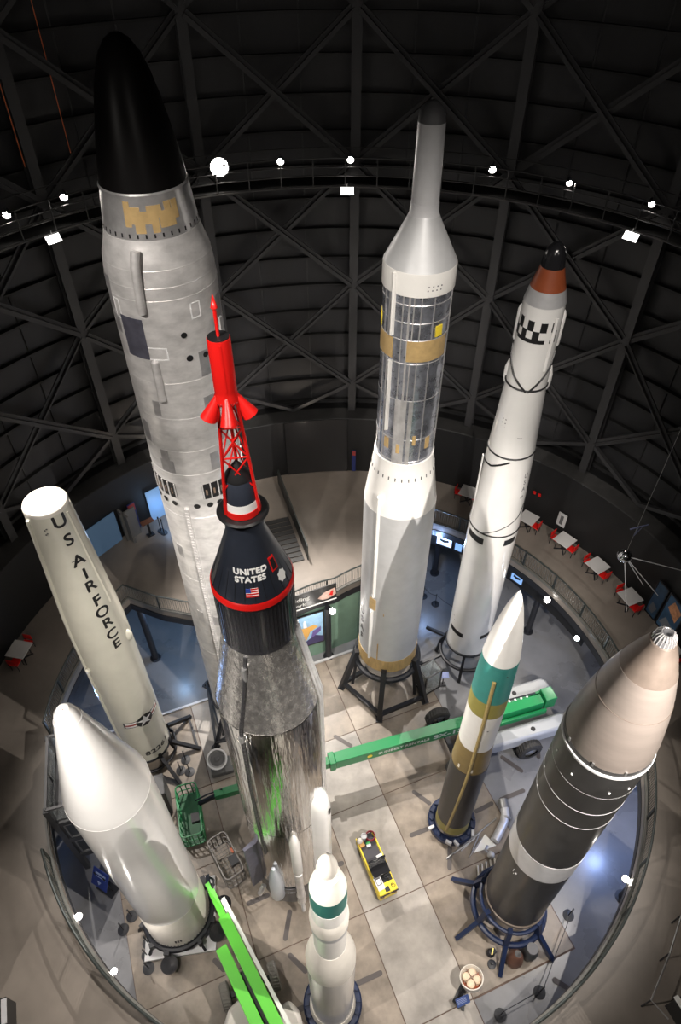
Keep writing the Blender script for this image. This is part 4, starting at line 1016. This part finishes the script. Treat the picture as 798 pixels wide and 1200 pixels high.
# left: engine, stanchion stands, blue sign
o = thing('turbine_exhibit', 'grey round engine with a steel rim on dark mount behind the polished rocket', 'exhibit', (-6.05, 15.1, .03), .3)
M = Matrix.Translation((0, 0, .75)) @ Matrix.Rotation(.5, 4, 'X')
g = MB(); g.lathe([(-.1, .42), (.1, .50), (.2, .50), (.2, .42), (.0, .34)], 36, cap=False, M=M); g.build('rim', silver, o); g = MB(); g.lathe([(-.4, .2), (-.1, .36), (0, .34), (.02, .12), (.12, .1), (.13, 0)], 30, M=M); g.build('core', dgrey, o)
g = MB(); g.box((.1, -.2, .25), (1.0, .8, .35)); g.box((.5, -.5, .3), (.5, .3, .3)); g.build('mount', mat('mount_grey', (.12, .12, .12), .6), o, bevel=.04)
o = thing('sign_stand', 'blue sign on dark stand in the shade left of the wide white missile', 'sign', (-10.25, 9.55, 0), -.5); g = MB(); g.bar((-.3, 0, 0), (-.25, 0, 1.7), .04); g.bar((.3, 0, 0), (.25, 0, 1.7), .04); g.box((0, 0, .02), (.9, .5, .04)); g.build('stand', stand_black, o); M = Matrix.Translation((0, -.03, 1.3)) @ Matrix.Rotation(-.5, 4, 'X'); g = MB(); g.box((0, 0, 0), (.85, .03, .95), M=M); pb = g.build('panel', blue_sign, o)
g = MB(); g.box((0, -.02, .25), (.55, .01, .1), M=M); g.box((0, -.02, .1), (.6, .01, .03), M=M); g.lathe([(0, .12), (.012, .12)], 3, M=M @ Matrix.Translation((0, -.02, -.2)) @ Matrix.Rotation(pi/2, 4, 'X')); g.build('arrow_mark', mat('pale_blue', (.4, .5, .75), .5), pb)
random.seed(9)
stl = [((9.79, 8.48), 'black stanchion on the blue-lit floor right of the dark missile'), ((7.98, 5.74), 'black stanchion near the lower right railing'), ((6.28, 4.99), 'black stanchion nearest the bottom edge, right of the engine section'),
       ((-8.94, 8.44), 'black stanchion left of the wide white missile'), ((-8.05, 7.45), 'upper of three black stanchions by the white base plate'), ((-8.0, 7.0), 'middle of three black stanchions by the white base plate'), ((-7.85, 6.55), 'lowest of three black stanchions by the white base plate'),
       ((-7.45, 14.78), 'right black stanchion under the cream missile\'s stand'), ((-7.9, 14.85), 'left black stanchion under the cream missile\'s stand'), ((-7.75, 15.4), 'rear black stanchion under the cream missile\'s stand'), ((5.71, 25.15), 'black stanchion on blue floor between the two tall white rockets'), ((5.04, 25.73), 'farther black stanchion on blue floor beside the grey rocket'), ((-9.2, 7.95), 'black stanchion in the shade behind the left one')]
for (x, y), l_ in stl:
    o = thing('stanchion', l_, 'stanchion', (x, y, .03 if -5.5 < (Vector((x, y)).dot(gx)) < 11.7 else 0), group='black stanchions on the museum floor')
    g = MB(); g.lathe([(0, .24), (.03, .24), (.05, .05), (.06, 0)], 24); g.build('base', stand_black, o); g = MB(); g.lathe([(.05, .022), (.85, .022), (.87, .04), (.95, .035), (.96, 0)], 12); g.build('post', stand_black, o)
for (a_, b_, l_) in (((9.79, 8.48), (7.98, 5.74), 'dark barrier cord between the two stanchions by the lower right railing'), ((7.98, 5.74), (6.28, 4.99), 'dark barrier cord running to the lowest right stanchion'), ((5.71, 25.15), (5.04, 25.73), 'dark barrier cord on the blue floor behind the grey rocket'), ((5.71, 25.15), (7.3, 23.9), 'dark barrier cord passing behind the rust-nosed missile')):
    g = MB(); P = []
    for k in range(13): u = k/12; P.append((a_[0]+(b_[0]-a_[0])*u, a_[1]+(b_[1]-a_[1])*u, .85-.18*sin(pi*u)))
    g.tube(P, .015, 6); ob = g.build('barrier_cord', stand_black); tag(ob, l_, 'cord', 'barrier cords between stanchions')
bars = [((3.48, 13.85), (4.33, 13.19)), ((3.2, 11.75), (4.14, 12.09)), ((5.02, 11.35), (4.88, 10.28)), ((6.36, 12.83), (7.32, 13.28)), ((7.63, 13.4), (8.95, 13.89)), ((8.05, 15.6), (9.04, 14.78)), ((10.08, 16.39), (9.94, 15.46)), ((-4.07, 8.9), (-3.1, 9.3)), ((-2.17, 8.71), (-2.33, 7.52)), ((-2.16, 7.06), (-1.36, 6.4)), ((-2.05, 5.01), (-1.39, 5.26)), ((.6, 6.0), (1.71, 6.42)), ((-.25, 10.45), (.16, 10.6)), ((-5.25, 6.88), (-4.7, 6.45)), ((.34, 5.01), (1.1, 4.2)), ((-.35, 16.7), (.6, 16.1)), ((8.6, 6.2), (9.6, 5.6))]
for a_, b_ in bars:
    g = MB(); a_ = Vector(a_); b_ = Vector(b_); d = (b_-a_).normalized(); n = Vector((-d.y, d.x))*.1; P = []
    for k in range(7): t = -pi/2+pi*k/6; P.append(tuple(b_+d*.1*cos(t)-d*.1+n*sin(t)))
    for k in range(7): t = pi/2+pi*k/6; P.append(tuple(a_+d*.1*cos(t)+d*.1+n*sin(t)))
    g.poly(P, .03, .04); tag(g.build('floor_channel', channel_m, recalc=True), kind='structure')

g = MB(); g.bar(G(NE[0], ME[5]+.06, .06), G(NE[4], ME[5]+.06, .06), .12, .12); struct('trim_5', g, lgrey)
# ------------------------------------------------------------------ viewing tower at the left of the opening
o = thing('viewing_platform', 'dark framed square platform with glass railing behind the wide white missile', 'platform', (-10.85, 12.2, 0), .27)
wx, wy = .95, 1.55
g = MB()
for x in (-wx, wx):
    for y in (-wy, wy): g.bar((x, y, 0), (x, y, 6.3), .22)
for z in (1.6, 3.3, 4.95):
    for y in (-wy, wy): g.bar((-wx, y, z), (wx, y, z), .2, .28)
    for x in (-wx, wx): g.bar((x, -wy, z), (x, wy, z), .2, .28)
g.build('tower_frame', mat('tower_dark', (.05, .052, .056), .5), o)
g = MB(); g.box((0, 0, 5.12), (wx*2-.1, wy*2-.1, .12)); g.build('deck', dgrey, o)
for y in (-wy, wy):
    g = MB(); g.bar((-wx, y, 6.32), (wx, y, 6.32), .1, .12); g.build('hand_rail', dgrey, o)
for x in (-wx, wx):
    g = MB(); g.bar((x, -wy, 6.32), (x, wy, 6.32), .1, .12); g.build('hand_rail', dgrey, o)
for x in (-wx, wx):
    for y in (-.75, .75): g = MB(); g.box((x, y, 5.75), (.02, 1.35, .95)); g.build('glass_panel', glass, o)
for y in (-wy, wy):
    for x in (0,): g = MB(); g.box((x, y, 5.75), (1.7, .02, .95)); g.build('glass_panel', glass, o)
for z0 in (1.75, 3.45):
    for x in (0,):
        g = MB(); g.box((x, -wy-.02, z0+.7), (1.6, .04, 1.3)); pn = g.build('cladding_panel', mat('clad_dark', (.025, .03, .035), .35), o)
        g = MB()
        for dx in (-.7, .7): g.bar((x+dx, -wy-.06, z0+.1), (x+dx, -wy-.06, z0+1.3), .05)
        for dz in (.1, 1.3): g.bar((x-.7, -wy-.06, z0+dz), (x+.7, -wy-.06, z0+dz), .05)
        g.build('pale_trim', steel, pn)

o = thing('equipment_crate', 'dark tall box with white framed top between the cream and wide white missiles', 'crate', (-8.5, 13.15, .03), .3); g = MB(); g.box((0, 0, 1.1), (.9, 1.0, 2.2)); g.build('body', mat('crate_dark', (.06, .06, .062), .5), o, bevel=.03); g = MB(); g.bar((-.42, .48, 2.24), (-.42, -.48, 2.24), .07); g.bar((-.42, -.48, 2.24), (.2, -.48, 2.24), .07); g.build('white_frame', paper, o)
# ------------------------------------------------------------------ wall under the deck with print, header board
pts = [(-3.1, 20.98), (-2.8, 21.1), (-1.2, 21.75), (.9, 22.75), (2.3, 24.05)]
g = MB()
for (x0, y0), (x1, y1) in zip(pts, pts[1:]): g.bar((x0, y0, 2.3), (x1, y1, 2.3), .16, 4.6)
struct('wall_green', g, green_wall)
def board(name, label, cat, p0, p1, z0, z1, m, off=.06, fr=None):
    p0 = Vector((*p0, 0)); p1 = Vector((*p1, 0)); d = p1-p0; M = Mdir(p0+Vector((0, 0, z0)), d); o = thing(name, label, cat, (0, 0, 0))
    L = d.length; h = z1-z0; g = MB(); g.box((L/2, -off, h/2), (L, .05, h), M=M); b = g.build('panel', m, o)
    if fr:
        g = MB()
        for a, c in (((0, -off, 0), (L, -off, 0)), ((0, -off, h), (L, -off, h)), ((0, -off, 0), (0, -off, h)), ((L, -off, 0), (L, -off, h))): g.bar(M @ Vector(a), M @ Vector(c), .08)
        g.build('frame', fr, o)
    return o, M, L, h, b
o, M, L, h, b = board('wall_print', 'large framed rocket launch photograph on the green wall under the deck', 'picture', (-2.75, 21.0), (-.95, 21.68), 1.5, 4.2, mat('print_sky', (.28, .46, .66), .45, var=.15), .14, black)
def blob(par, M, pts, m, nm, off): g = MB(); g.face([g.bm.verts.new(M @ Vector((x, -off, z))) for x, z in pts]); return g.build(nm, m, par)
blob(o, M, [(0, 0), (L, 0), (L, .5), (1.4, .8), (.8, .35), (0, .6)], mat('print_dark', (.05, .04, .12), .5), 'print_ground', .172)
blob(o, M, [(.15, .3), (.5, .1), (.9, .5), (1.15, 1.2), (1.6, 1.5), (1.35, 1.75), (.9, 1.65), (.3, 1.75), (.12, 1.4), (.55, 1.15), (.5, .7)], mat('print_orange', (.65, .36, .10), .5), 'print_plume', .178)
blob(o, M, [(.78, 1.7), (.98, 1.68), (.93, 2.2), (.87, 2.35), (.8, 2.2)], paper, 'print_rocket', .184)
blob(o, M, [(1.15, .55), (1.75, 1.05), (1.75, 1.45), (1.3, 1.2)], mat('print_violet', (.14, .10, .30), .5), 'print_cloud', .176)
o, M, L, h, b = board('header_board', 'black header board with white lettering along the deck edge railing', 'sign', (-4.3, 20.15), (-.25, 21.8), 5.0, 6.28, black, .1)
flat_text('Building', .36, M @ Matrix.Translation((2.25, -.14, .84)) @ Matrix.Rotation(pi/2, 4, 'X'), paper, o, xs=1.1, bold=.01)
flat_text('the Work', .32, M @ Matrix.Translation((1.95, -.14, .40)) @ Matrix.Rotation(pi/2, 4, 'X'), paper, o, xs=1.1, bold=.01)
g = MB(); g.box((L/2, -.13, .08), (L, .02, .09), M=M); g.build('white_line', paper, o)
blob(o, M, [(3.35, .5), (3.7, .85), (4.3, 1.0), (4.34, .45), (3.9, .25), (3.6, .3)], mat('photo_pink', (.55, .36, .30), .5, var=.3, vscale=6), 'photo_patch', .135)
blob(o, M, [(3.95, .55), (4.1, .85), (4.2, .8), (4.15, .4)], red, 'red_patch', .14)

# ------------------------------------------------------------------ gallery level: tables, chairs, boards
def table_set(x, y, rz, lab, chairs):
    t = thing('cafe_table', lab, 'table', (x, y, ZD), rz, 'square cafe tables on the upper floor')
    g = MB(); g.box((0, 0, .745), (.92, .92, .04)); g.build('tabletop', table_top, t, bevel=.01)
    g = MB(); g.lathe([(0, .04), (.72, .04)], 12); g.bar((-.32, -.32, .03), (.32, .32, .03), .06, .04); g.bar((-.32, .32, .03), (.32, -.32, .03), .06, .04); g.build('pedestal', stand_black, t)
    for dx, dy, ra, cl in chairs:
        c_, s_ = cos(rz), sin(rz); c = thing('cafe_chair', cl, 'chair', (x+dx*c_-dy*s_, y+dx*s_+dy*c_, ZD), rz+ra, 'red cafe chairs on the upper floor')
        g = MB(); g.box((0, 0, .45), (.44, .44, .05)); g.build('seat', red, c, bevel=.015); g = MB(); g.box((0, -.22, .72), (.42, .04, .32)); g.build('backrest', red, c, bevel=.015)
        for a in (-.19, .19):
            for b_ in (-.19, .19): g = MB(); g.bar((a, b_, 0), (a, b_, .45), .03); g.build('leg', stand_black, c)
        for a in (-.19, .19): g = MB(); g.bar((a, -.22, .45), (a, -.22, .6), .03); g.build('back_post', stand_black, c)
tn = [((-15.3, 18.05), 'at the far left edge'), ((7.4, 28.75), 'between two tall white rockets'), ((10.45, 26.6), 'nearest the rust-nosed missile'), ((12.1, 24.95), 'second from the rust-nosed missile'), ((13.55, 23.25), 'under the hanging satellite'), ((14.7, 21.2), 'left of the blue poster boards'), ((15.55, 18.15), 'behind the ribbed nose tip')]
for (x, y), w_ in tn:
    az = atan2(x-HC[0], y-HC[1]); rz = -az; q_ = min(hypot(x-HC[0], y-HC[1]), 15.5); x, y = HC[0]+q_*sin(az), HC[1]+q_*cos(az)
    table_set(x, y, rz, 'square pale table with red chairs, '+w_, [(.52, 0, pi/2, 'red chair right of the table '+w_), (-.52, 0, -pi/2, 'red chair left of the table '+w_)])
def wallboard(name, label, cat, a0, a1, z0, z1, m, R=RW-.1, fr=None, kind=None):
    p, q = pol(R, a0), pol(R, a1); r = board(name, label, cat, p.xy, q.xy, z0, z1, m, .03, fr)
    return r
for a0, a1, l_, n_ in ((68.9, 71.4, 'left blue poster board with grey pictures on the gallery wall', 1), (71.9, 76.0, 'right blue poster board with orange picture on the gallery wall', 2)):
    o, M, L, h, b = wallboard('poster_board', l_, 'poster', a0, a1, 5.25, 7.55, mat('poster_blue', (.03, .075, .14), .4, var=.3, vscale=2), RW-.15, stand_black)
    o['group'] = 'blue poster boards on the gallery wall'
    blob(o, M, [(.1, .3), (L*.6, .2), (L*.8, .7), (L*.3, .9)], mat('poster_grey', (.14, .15, .17), .5), 'picture_patch', .06)
    if n_ == 2: blob(o, M, [(.2, 1.5), (.9, 1.1), (1.0, 1.9), (.4, 2.1)], mat('poster_orange', (.42, .20, .10), .5, var=.4, vscale=5), 'orange_picture', .06); blob(o, M, [(.5, .1), (.9, .1), (.95, .4), (.6, .45)], mat('poster_orange', (.42, .2, .1), .5), 'orange_picture', .06)
o, M, L, h, b = wallboard('wall_notice', 'small white notice on the dark gallery wall above the tables', 'sign', 46.1, 47.9, 5.85, 6.75, mat('notice_white', (.5, .5, .5), .5))
g = MB(); g.box((L/2, -.06, h/2), (L*.35, .01, h*.7), M=M); g.build('dark_print', dgrey, o)
for k, a in enumerate((40.0, 41.1)):
    o, M, L, h, b = wallboard('wall_button', ('left' if k == 0 else 'right')+' small red square mounted on the dark gallery wall', 'panel', a, a+.55, 7.0, 7.2, red); o['group'] = 'small red squares on the wall'
o, M, L, h, b = wallboard('banner', 'narrow blue banner with red top on the dark far wall', 'banner', 1.7, 2.5, 5.3, 6.9, mat('banner_blue', (.02, .03, .13), .5)); g = MB(); g.box((L/2, -.06, h*.88), (L*.9, .01, h*.2), M=M); g.build('red_top', mat('banner_red', (.30, .04, .03), .5), o)
o, M, L, h, b = wallboard('banner', 'blue and red banner between the two lit doorways', 'banner', -46.2, -44.6, 5.25, 7.2, mat('banner_blue', (.02, .03, .13), .5)); g = MB(); g.box((L/2, -.06, h*.85), (L*.9, .01, h*.25), M=M); g.build('red_top', mat('banner_red', (.3, .04, .03), .5), o)
# lit doorways
for i, (a0, a1, z1, m_) in enumerate(((-55.6, -49.0, 7.35, mat('door_glow_dim', (.05, .09, .14), .5, emit=(.20, .36, .60), estr=.12)), (-42.0, -38.4, 7.35, mat('door_glow', (.1, .2, .35), .5, emit=(.24, .42, .72), estr=.42)))):
    o, M, L, h, b = wallboard('door_%d' % (i+1), None, None, a0, a1, 5.2, z1, m_); o['kind'] = 'structure'
g = MB(); p = pol(16.0, -47.9); g.box((p.x, p.y, 6.2), (.12, 1.0, 2.0), rad(48)); p = pol(15.95, -47.0); g.box((p.x, p.y, 6.2), (.9, .1, 2.0), rad(47)); struct('partition', g, mat('partition_grey', (.13, .13, .13), .6))
o = thing('lectern', 'small dark kiosk with brown top by the lit doorway', 'kiosk', (*pol(15.4, -44.4).xy, ZD), .7); g = MB(); g.bar((0, 0, 0), (0, 0, 1.0), .1); g.box((0, 0, .03), (.4, .3, .05)); g.build('pole', stand_black, o); g = MB(); g.box((0, 0, 1.05), (.7, .35, .05)); g.build('top', mat('kiosk_brown', (.16, .07, .04), .5), o)
for k, (x, y, l_) in enumerate(((-10.05, 26.3, 'left black post standing in front of the bright doorway'), (-9.85, 26.15, 'right black post standing in front of the bright doorway'))):
    o = thing('stanchion', l_, 'stanchion', (x, y, ZD), group='posts by the bright doorway'); g = MB(); g.lathe([(0, .2), (.03, .2), (.05, .04)], 20); g.build('base', stand_black, o); g = MB(); g.lathe([(.05, .025), (1.0, .025), (1.02, .05), (1.1, .04), (1.11, 0)], 12); g.build('post', stand_black, o)
g = MB()
for k in range(8):
    g.bar(pol(RW-.08, -12+k*1.6, z=7.2), pol(RW-.08, -12+(k+1)*1.6, z=7.2), .04, 3.9)
struct('window_1', g, mat('dark_glass', (.008, .008, .009), .12, coat=.4))
# stair well
o = thing('stair_well', 'dark stairwell with a long sloping guard panel on the far floor', 'stair', (0, 0, ZD))
A0, A1 = Vector((-3.7, 30.2, 0)), Vector((-1.75, 24.2, 0)); d = (A1-A0).normalized(); nn = Vector((-d.y, d.x, 0))*-1
g = MB(); g.bar(A0+Vector((0, 0, .55)), A1+Vector((0, 0, .55)), .06, 1.0); g.build('guard_panel', mat('guard_dark', (.022, .025, .025), .45), o)
g = MB(); g.bar(A0+Vector((0, 0, 1.1)), A1+Vector((0, 0, 1.1)), .07); g.build('hand_rail', rail_mat, o)
for k in range(6): p = A0.lerp(A1, k/5); g = MB(); g.bar(p, p+Vector((0, 0, 1.1)), .07); g.build('post', rail_mat, o)
g = MB(); q = nn*2.2
for k in range(10):
    p = A1.lerp(A0, .02+k*.055); g.bar(p+nn*.2+Vector((0, 0, .04)), p+nn*2.0+Vector((0, 0, .04)), .26, .06)
g.build('tread', mat('tread_dark', (.03, .03, .03), .5), o)
g = MB(); B0 = A0.lerp(A1, .4)+nn*2.1; B1 = A1+nn*2.1; g.bar(B0+Vector((0, 0, .5)), B1+Vector((0, 0, .5)), .06, 1.0); g.build('side_panel', mat('guard_dark', (.02, .02, .02), .4), o)
# lightboxes under the deck
for a0, a1, z0, z1, l_ in ((24.4, 28.6, 3.35, 4.15, 'left lit picture panel under the deck edge, beside the grey rocket'), (29.3, 31.4, 3.35, 4.15, 'narrow lit panel under the deck edge next to the wider one'), (45.2, 48.6, 3.4, 4.1, 'lit picture panel under the deck edge right of the rust-nosed missile')):
    p, q = pol(13.1, a0, OC), pol(13.1, a1, OC); o, M, L, h, b = board('light_panel', l_, 'display', p.xy, q.xy, z0, z1, scr_w if a0 < 29 else screen_b, .0, black); o['group'] = 'lit panels under the deck edge'
    if a0 < 29 or a0 > 40: blob(o, M, [(L*.2, h*.45), (L*.5, h*.35), (L*.8, h*.5), (L*.75, h*.7), (L*.45, h*.62), (L*.25, h*.72)], black, 'dark_image', .03)
g = MB()
for k in range(16):
    a0 = 20+k*3; p, q = pol(13.25, a0, OC, 3.85), pol(13.25, a0+3, OC, 3.85); g.bar(p, q, .06, 1.6)
struct('trim_4', g, low_wall)
# bottom corners
o = thing('corner_rail', 'bent thin steel handrail at the lower right corner', 'railing', (0, 0, ZD)); g = MB(); g.tube([(11.9, 6.9, 1.0), (11.1, 5.75, 1.0), (10.05, 4.45, 1.0), (10.45, 3.95, 1.0)], .028, 8); g.build('rail', steel, o)
for p in ((10.05, 4.45), (11.1, 5.75), (11.9, 6.9)): g = MB(); g.bar((*p, 0), (*p, 1.0), .04); g.build('post', stand_black, o)
o = thing('equipment_cabinet', 'black cabinet with white edge at the lower right corner', 'cabinet', (11.2, 4.35, ZD), .4); g = MB(); g.box((.0, -.1, .5), (.6, .7, 1.0)); g.build('body', black, o); g = MB(); g.box((-.22, .12, 1.04), (.16, .4, .06)); g.build('white_edge', paper, o)
o = thing('equipment_cabinet', 'grey-topped dark box at the lower left corner', 'cabinet', (-10.95, 4.2, ZD), .35); g = MB(); g.box((-.1, -.1, .5), (.6, .8, 1.0)); g.build('body', black, o); g = MB(); g.box((.14, -.1, 1.03), (.16, .7, .06)); g.build('top_edge', lgrey, o)

# hanging satellite
o = thing('satellite_model', 'polished ball satellite with four long antennas hanging at right', 'satellite', (11.61, 18.46, 12.0))
g = MB(); g.sphere((0, 0, 0), .29, seg=32); g.build('sphere', mat('satellite_steel', (.7, .72, .75), .12, 1.), o)
g = MB(); g.ring(0, .295, .012, 32, tseg=6); g.build('seam', steel, o)
for p in ((.34, -1.2, -2.1), (1.08, -.41, -1.4), (1.69, -.71, -1.7), (2.97, -.68, -.4)):
    v = Vector(p); g = MB(); g.tube([v*.1, v], .022, 6, r1=.012); g.build('antenna', silver, o)
g = MB(); g.tube([(0, 0, .28), (0, 0, 10.2)], .008, 5); g.build('hanging_wire', steel, o)
g = MB(); g.bar((-.5, -.4, 2), (.3, -.15, 2), .04); g.bar((.1, -.2, 2), (0, 0, 1.2), .03); g.bar((-.1, -.25, 2), (0, 0, 1.2), .03); g.build('hanger', mat('hanger_blue', (.08, .09, .16), .4), o)
for x, y, z0, l_ in ((-10.37, 28.3, 24.2, 'right orange cord hanging down the upper left hall wall'), (-11.75, 27.08, 24.1, 'left orange cord hanging down the upper left hall wall')):
    g = MB(); g.tube([(x, y, z0), (x, y, 33), (x+.05, y, 39.5)], .018, 5); tag(g.build('orange_cord', orange), l_, 'cord', 'orange cords on the upper wall')

# ------------------------------------------------------------------ lamps
def spot(p, tgt, W, ang, col=(1, .93, .86), blend=.6, size=.12, name='spot_light'):
    l = bpy.data.lights.new(name, 'SPOT'); l.energy = W; l.spot_size = rad(ang); l.spot_blend = blend; l.color = col; l.shadow_soft_size = size
    o = bpy.data.objects.new(name, l); COL.objects.link(o); o.location = p
    o.rotation_euler = (Vector(tgt)-Vector(p)).to_track_quat('-Z', 'Y').to_euler(); return o
def floodlamp(p, tgt, label, m, r=.11, grp=None, yoke=True):
    p = Vector(p); d = (Vector(tgt)-p).normalized(); o = thing('floodlight', label, 'lamp', p, group=grp)
    q = d.to_track_quat('Z', 'Y').to_matrix().to_4x4()
    g = MB(); g.lathe([(-.32, 0), (-.32, r*.6), (-.1, r*1.05), (.02, r*1.25), (.02, r*1.1), (-.02, r*1.02)], 20, cap=False, M=q); g.build('housing', stand_black, o)
    g = MB(); g.lathe([(-.02, 0), (-.02, r), (.0, r*.7), (.01, 0)], 20, M=q); g.build('lens', m, o)
    if yoke: g = MB(); g.tube([(0, 0, .3), (0, 0, .08)], .02, 6); g.bar((-r*1.3, 0, .06), (r*1.3, 0, .06), .03); g.build('yoke', stand_black, o)
    return o
ring_az = [(-50.9, 'at the left edge of the picture'), (-42.5, 'left of the black-domed missile'), (-19.2, 'largest and brightest, right of the black dome'), (-9.9, 'second right of the black dome'), (.8, 'left of the slim white neck'), (22.4, 'first right of the slim white neck'), (33.9, 'second right of the slim white neck'), (46.0, 'near the right edge of the picture')]
for a, w_ in ring_az:
    p = pol(15.75, a, z=23.18); big = abs(a+19.2) < .1
    tgt = (0, 3, 22) if big else (p.x*.5, 4, 18)
    floodlamp(p, tgt, 'round white floodlight on the catwalk, '+w_, lamp_big if big else lamp_w, .34 if big else (.13 if a < 30 else .11), 'floodlights along the catwalk')
    floorp = Vector((HC[0]*.5, 12.5, 0)).lerp(Vector((0, 9, 4)), .4)
    spot(p+Vector((0, 0, -.3))+(Vector((0, 12, 10))-p).normalized()*.55, (HC[0]-p.x*.05, 11, 2), {-19.2: 24000, 22.4: 5000, 46.0: 1000, -42.5: 800}.get(a, 300), 64, size=.05)
for a, W in ((100, 5000), (146, 17000), (-78, 8000), (-152, 8000)):
    p = pol(15.4, a, z=23.0); key = abs(a) > 115
    spot(p, (HC[0]+p.x*.1, 15.0 if key else 12.5, 4 if not key else 6), W, 75 if key else 62, size=.05)
for (a, z, l_) in ((.3, 22.0, 'white flat flood panel hung left of the slim white neck'), (44.9, 21.95, 'white flat flood panel hung at right under the catwalk'), (-46, 21.95, 'white flat flood panel hung at left under the catwalk')):
    p = pol(15.5, a, z=z); o = thing('flood_panel', l_, 'lamp', p, -rad(a), 'flat flood panels under the catwalk'); M = Matrix.Rotation(-.6, 4, 'X')
    g = MB(); g.box((0, 0, 0), (.62, .06, .36), M=M); g.build('housing', stand_black, o); g = MB(); g.box((0, -.035, 0), (.56, .01, .30), M=M); g.build('panel', flood_e, o); g = MB(); g.tube([(0, 0, .15), (0, 0, .35)], .02, 6); g.build('arm', steel, o)
ud = [((-.42, 21.12), 'bright spotlight over the framed launch picture', lamp_w, .16), ((10.73, 21.84), 'bright spotlight under the deck at right of the slim missile tip', lamp_w, .15), ((11.69, 19.46), 'cool spotlight under the deck behind the broad charcoal missile', lamp_b, .12), ((10.87, 8.51), 'bright spotlight under the deck edge at lower right', lamp_w, .12), ((-9.64, 7.24), 'upper bright spotlight under the deck edge at lower left', lamp_w, .12), ((-7.93, 5.54), 'lower bright spotlight under the deck edge at lower left', lamp_w, .10)]
for (x, y), l_, m_, r_ in ud:
    floodlamp((x, y, 4.7), (x*.3, y*.4, 15), l_, m_, r_, 'spotlights under the deck edge', yoke=False)
    c = Vector((x, y, 4.5)); spot(c+Vector((-(x-.2)*.02, -(y-15)*.02, -.1)), (x*.55, y*.6+5, 0), 160, 90)
def pt(p, W, col, r=.15, name='point_light'):  # bare point light, no fixture modelled
    l = bpy.data.lights.new(name, 'POINT'); l.energy = W; l.color = col; l.shadow_soft_size = r; o = bpy.data.objects.new(name, l); COL.objects.link(o); o.location = p
for p, W, col in (((-9.5, 21.8, 4.2), 190, (.35, .6, 1)), ((-6.0, 23.5, 4.3), 160, (.4, .65, 1)), ((5.5, 26.5, 4.2), 200, (.35, .55, 1)), ((8.6, 25.2, 4.2), 60, (.5, .7, 1)), ((12.9, 12.0, 4.2), 520, (.35, .5, 1)), ((-12.4, 15.5, 4.2), 130, (.3, .5, 1)), ((-12.3, 7.0, 4.2), 40, (.5, .6, 1)), ((12.6, 18.4, 4.3), 30, (.7, .8, 1)), ((-2.2, 24.5, 4.3), 40, (.6, .8, .8))):
    pt(p, W, col)
for a, W in ((-34, 60), (-8, 60), (10, 25)):
    p = pol(15.2, a, z=8.6); pt(p, W, (1, .85, .7), .2)
pt((-.9, 20.3, 4.0), 45, (1, .95, .88), .1); pt(pol(15.6, -40.3, z=6.2), 30, (.35, .6, 1), .3)  # added to brighten the green wall; blue one stands before the doorway

for p, tg, W, an in (((-9, 2.5, 37.5), (-2, 17, 17), 13000, 46), ((9, 2.5, 37.5), (4, 17, 17), 6000, 46), ((3, .5, 38.5), (2, 18, 18), 10000, 42)):
    p = Vector(p); floodlamp(p, tg, 'ceiling floodlight above the viewer, '+('left' if p.x < 0 else 'right')+(' outer' if abs(p.x) > 5 else ' inner'), lamp_w, .16, 'ceiling floodlights'); spot(p+(Vector(tg)-p).normalized()*.1, tg, W, an, size=.15)
spot((6.0, .6, 23.0), (-10.5, 4.6, 5.2), 17000, 24, size=.05); spot((-8, 2.0, 22.9), (12.8, 6.2, 5.2), 6000, 28, size=.03)
for p_, tg_ in (((-12, 8, 30), (-6, 32, 26)), ((12, 8, 30), (8, 32, 26)), ((0, 4, 31), (0, 33, 27))): spot(p_, tg_, 420, 80, size=.1)  # fill lights added to lift the upper hall wall, no fixtures there
# ------------------------------------------------------------------ world, camera, view
w = bpy.data.worlds.new('world'); sc.world = w; w.use_nodes = True
w.node_tree.nodes['Background'].inputs[0].default_value = (.5, .5, .55, 1); w.node_tree.nodes['Background'].inputs[1].default_value = .0
cam = bpy.data.cameras.new('camera'); co = bpy.data.objects.new('camera', cam); COL.objects.link(co)
co.location = (0, 0, 33); co.rotation_euler = (rad(45), 0, 0)
cam.sensor_fit = 'VERTICAL'; cam.sensor_height = 36; cam.lens = 24; cam.clip_end = 200; cam.clip_start = .1
sc.camera = co
sc.view_settings.view_transform = 'Standard'; sc.view_settings.look = 'None'; sc.view_settings.gamma = 1; sc.view_settings.use_curve_mapping = False
sc.view_settings.exposure = 0.22
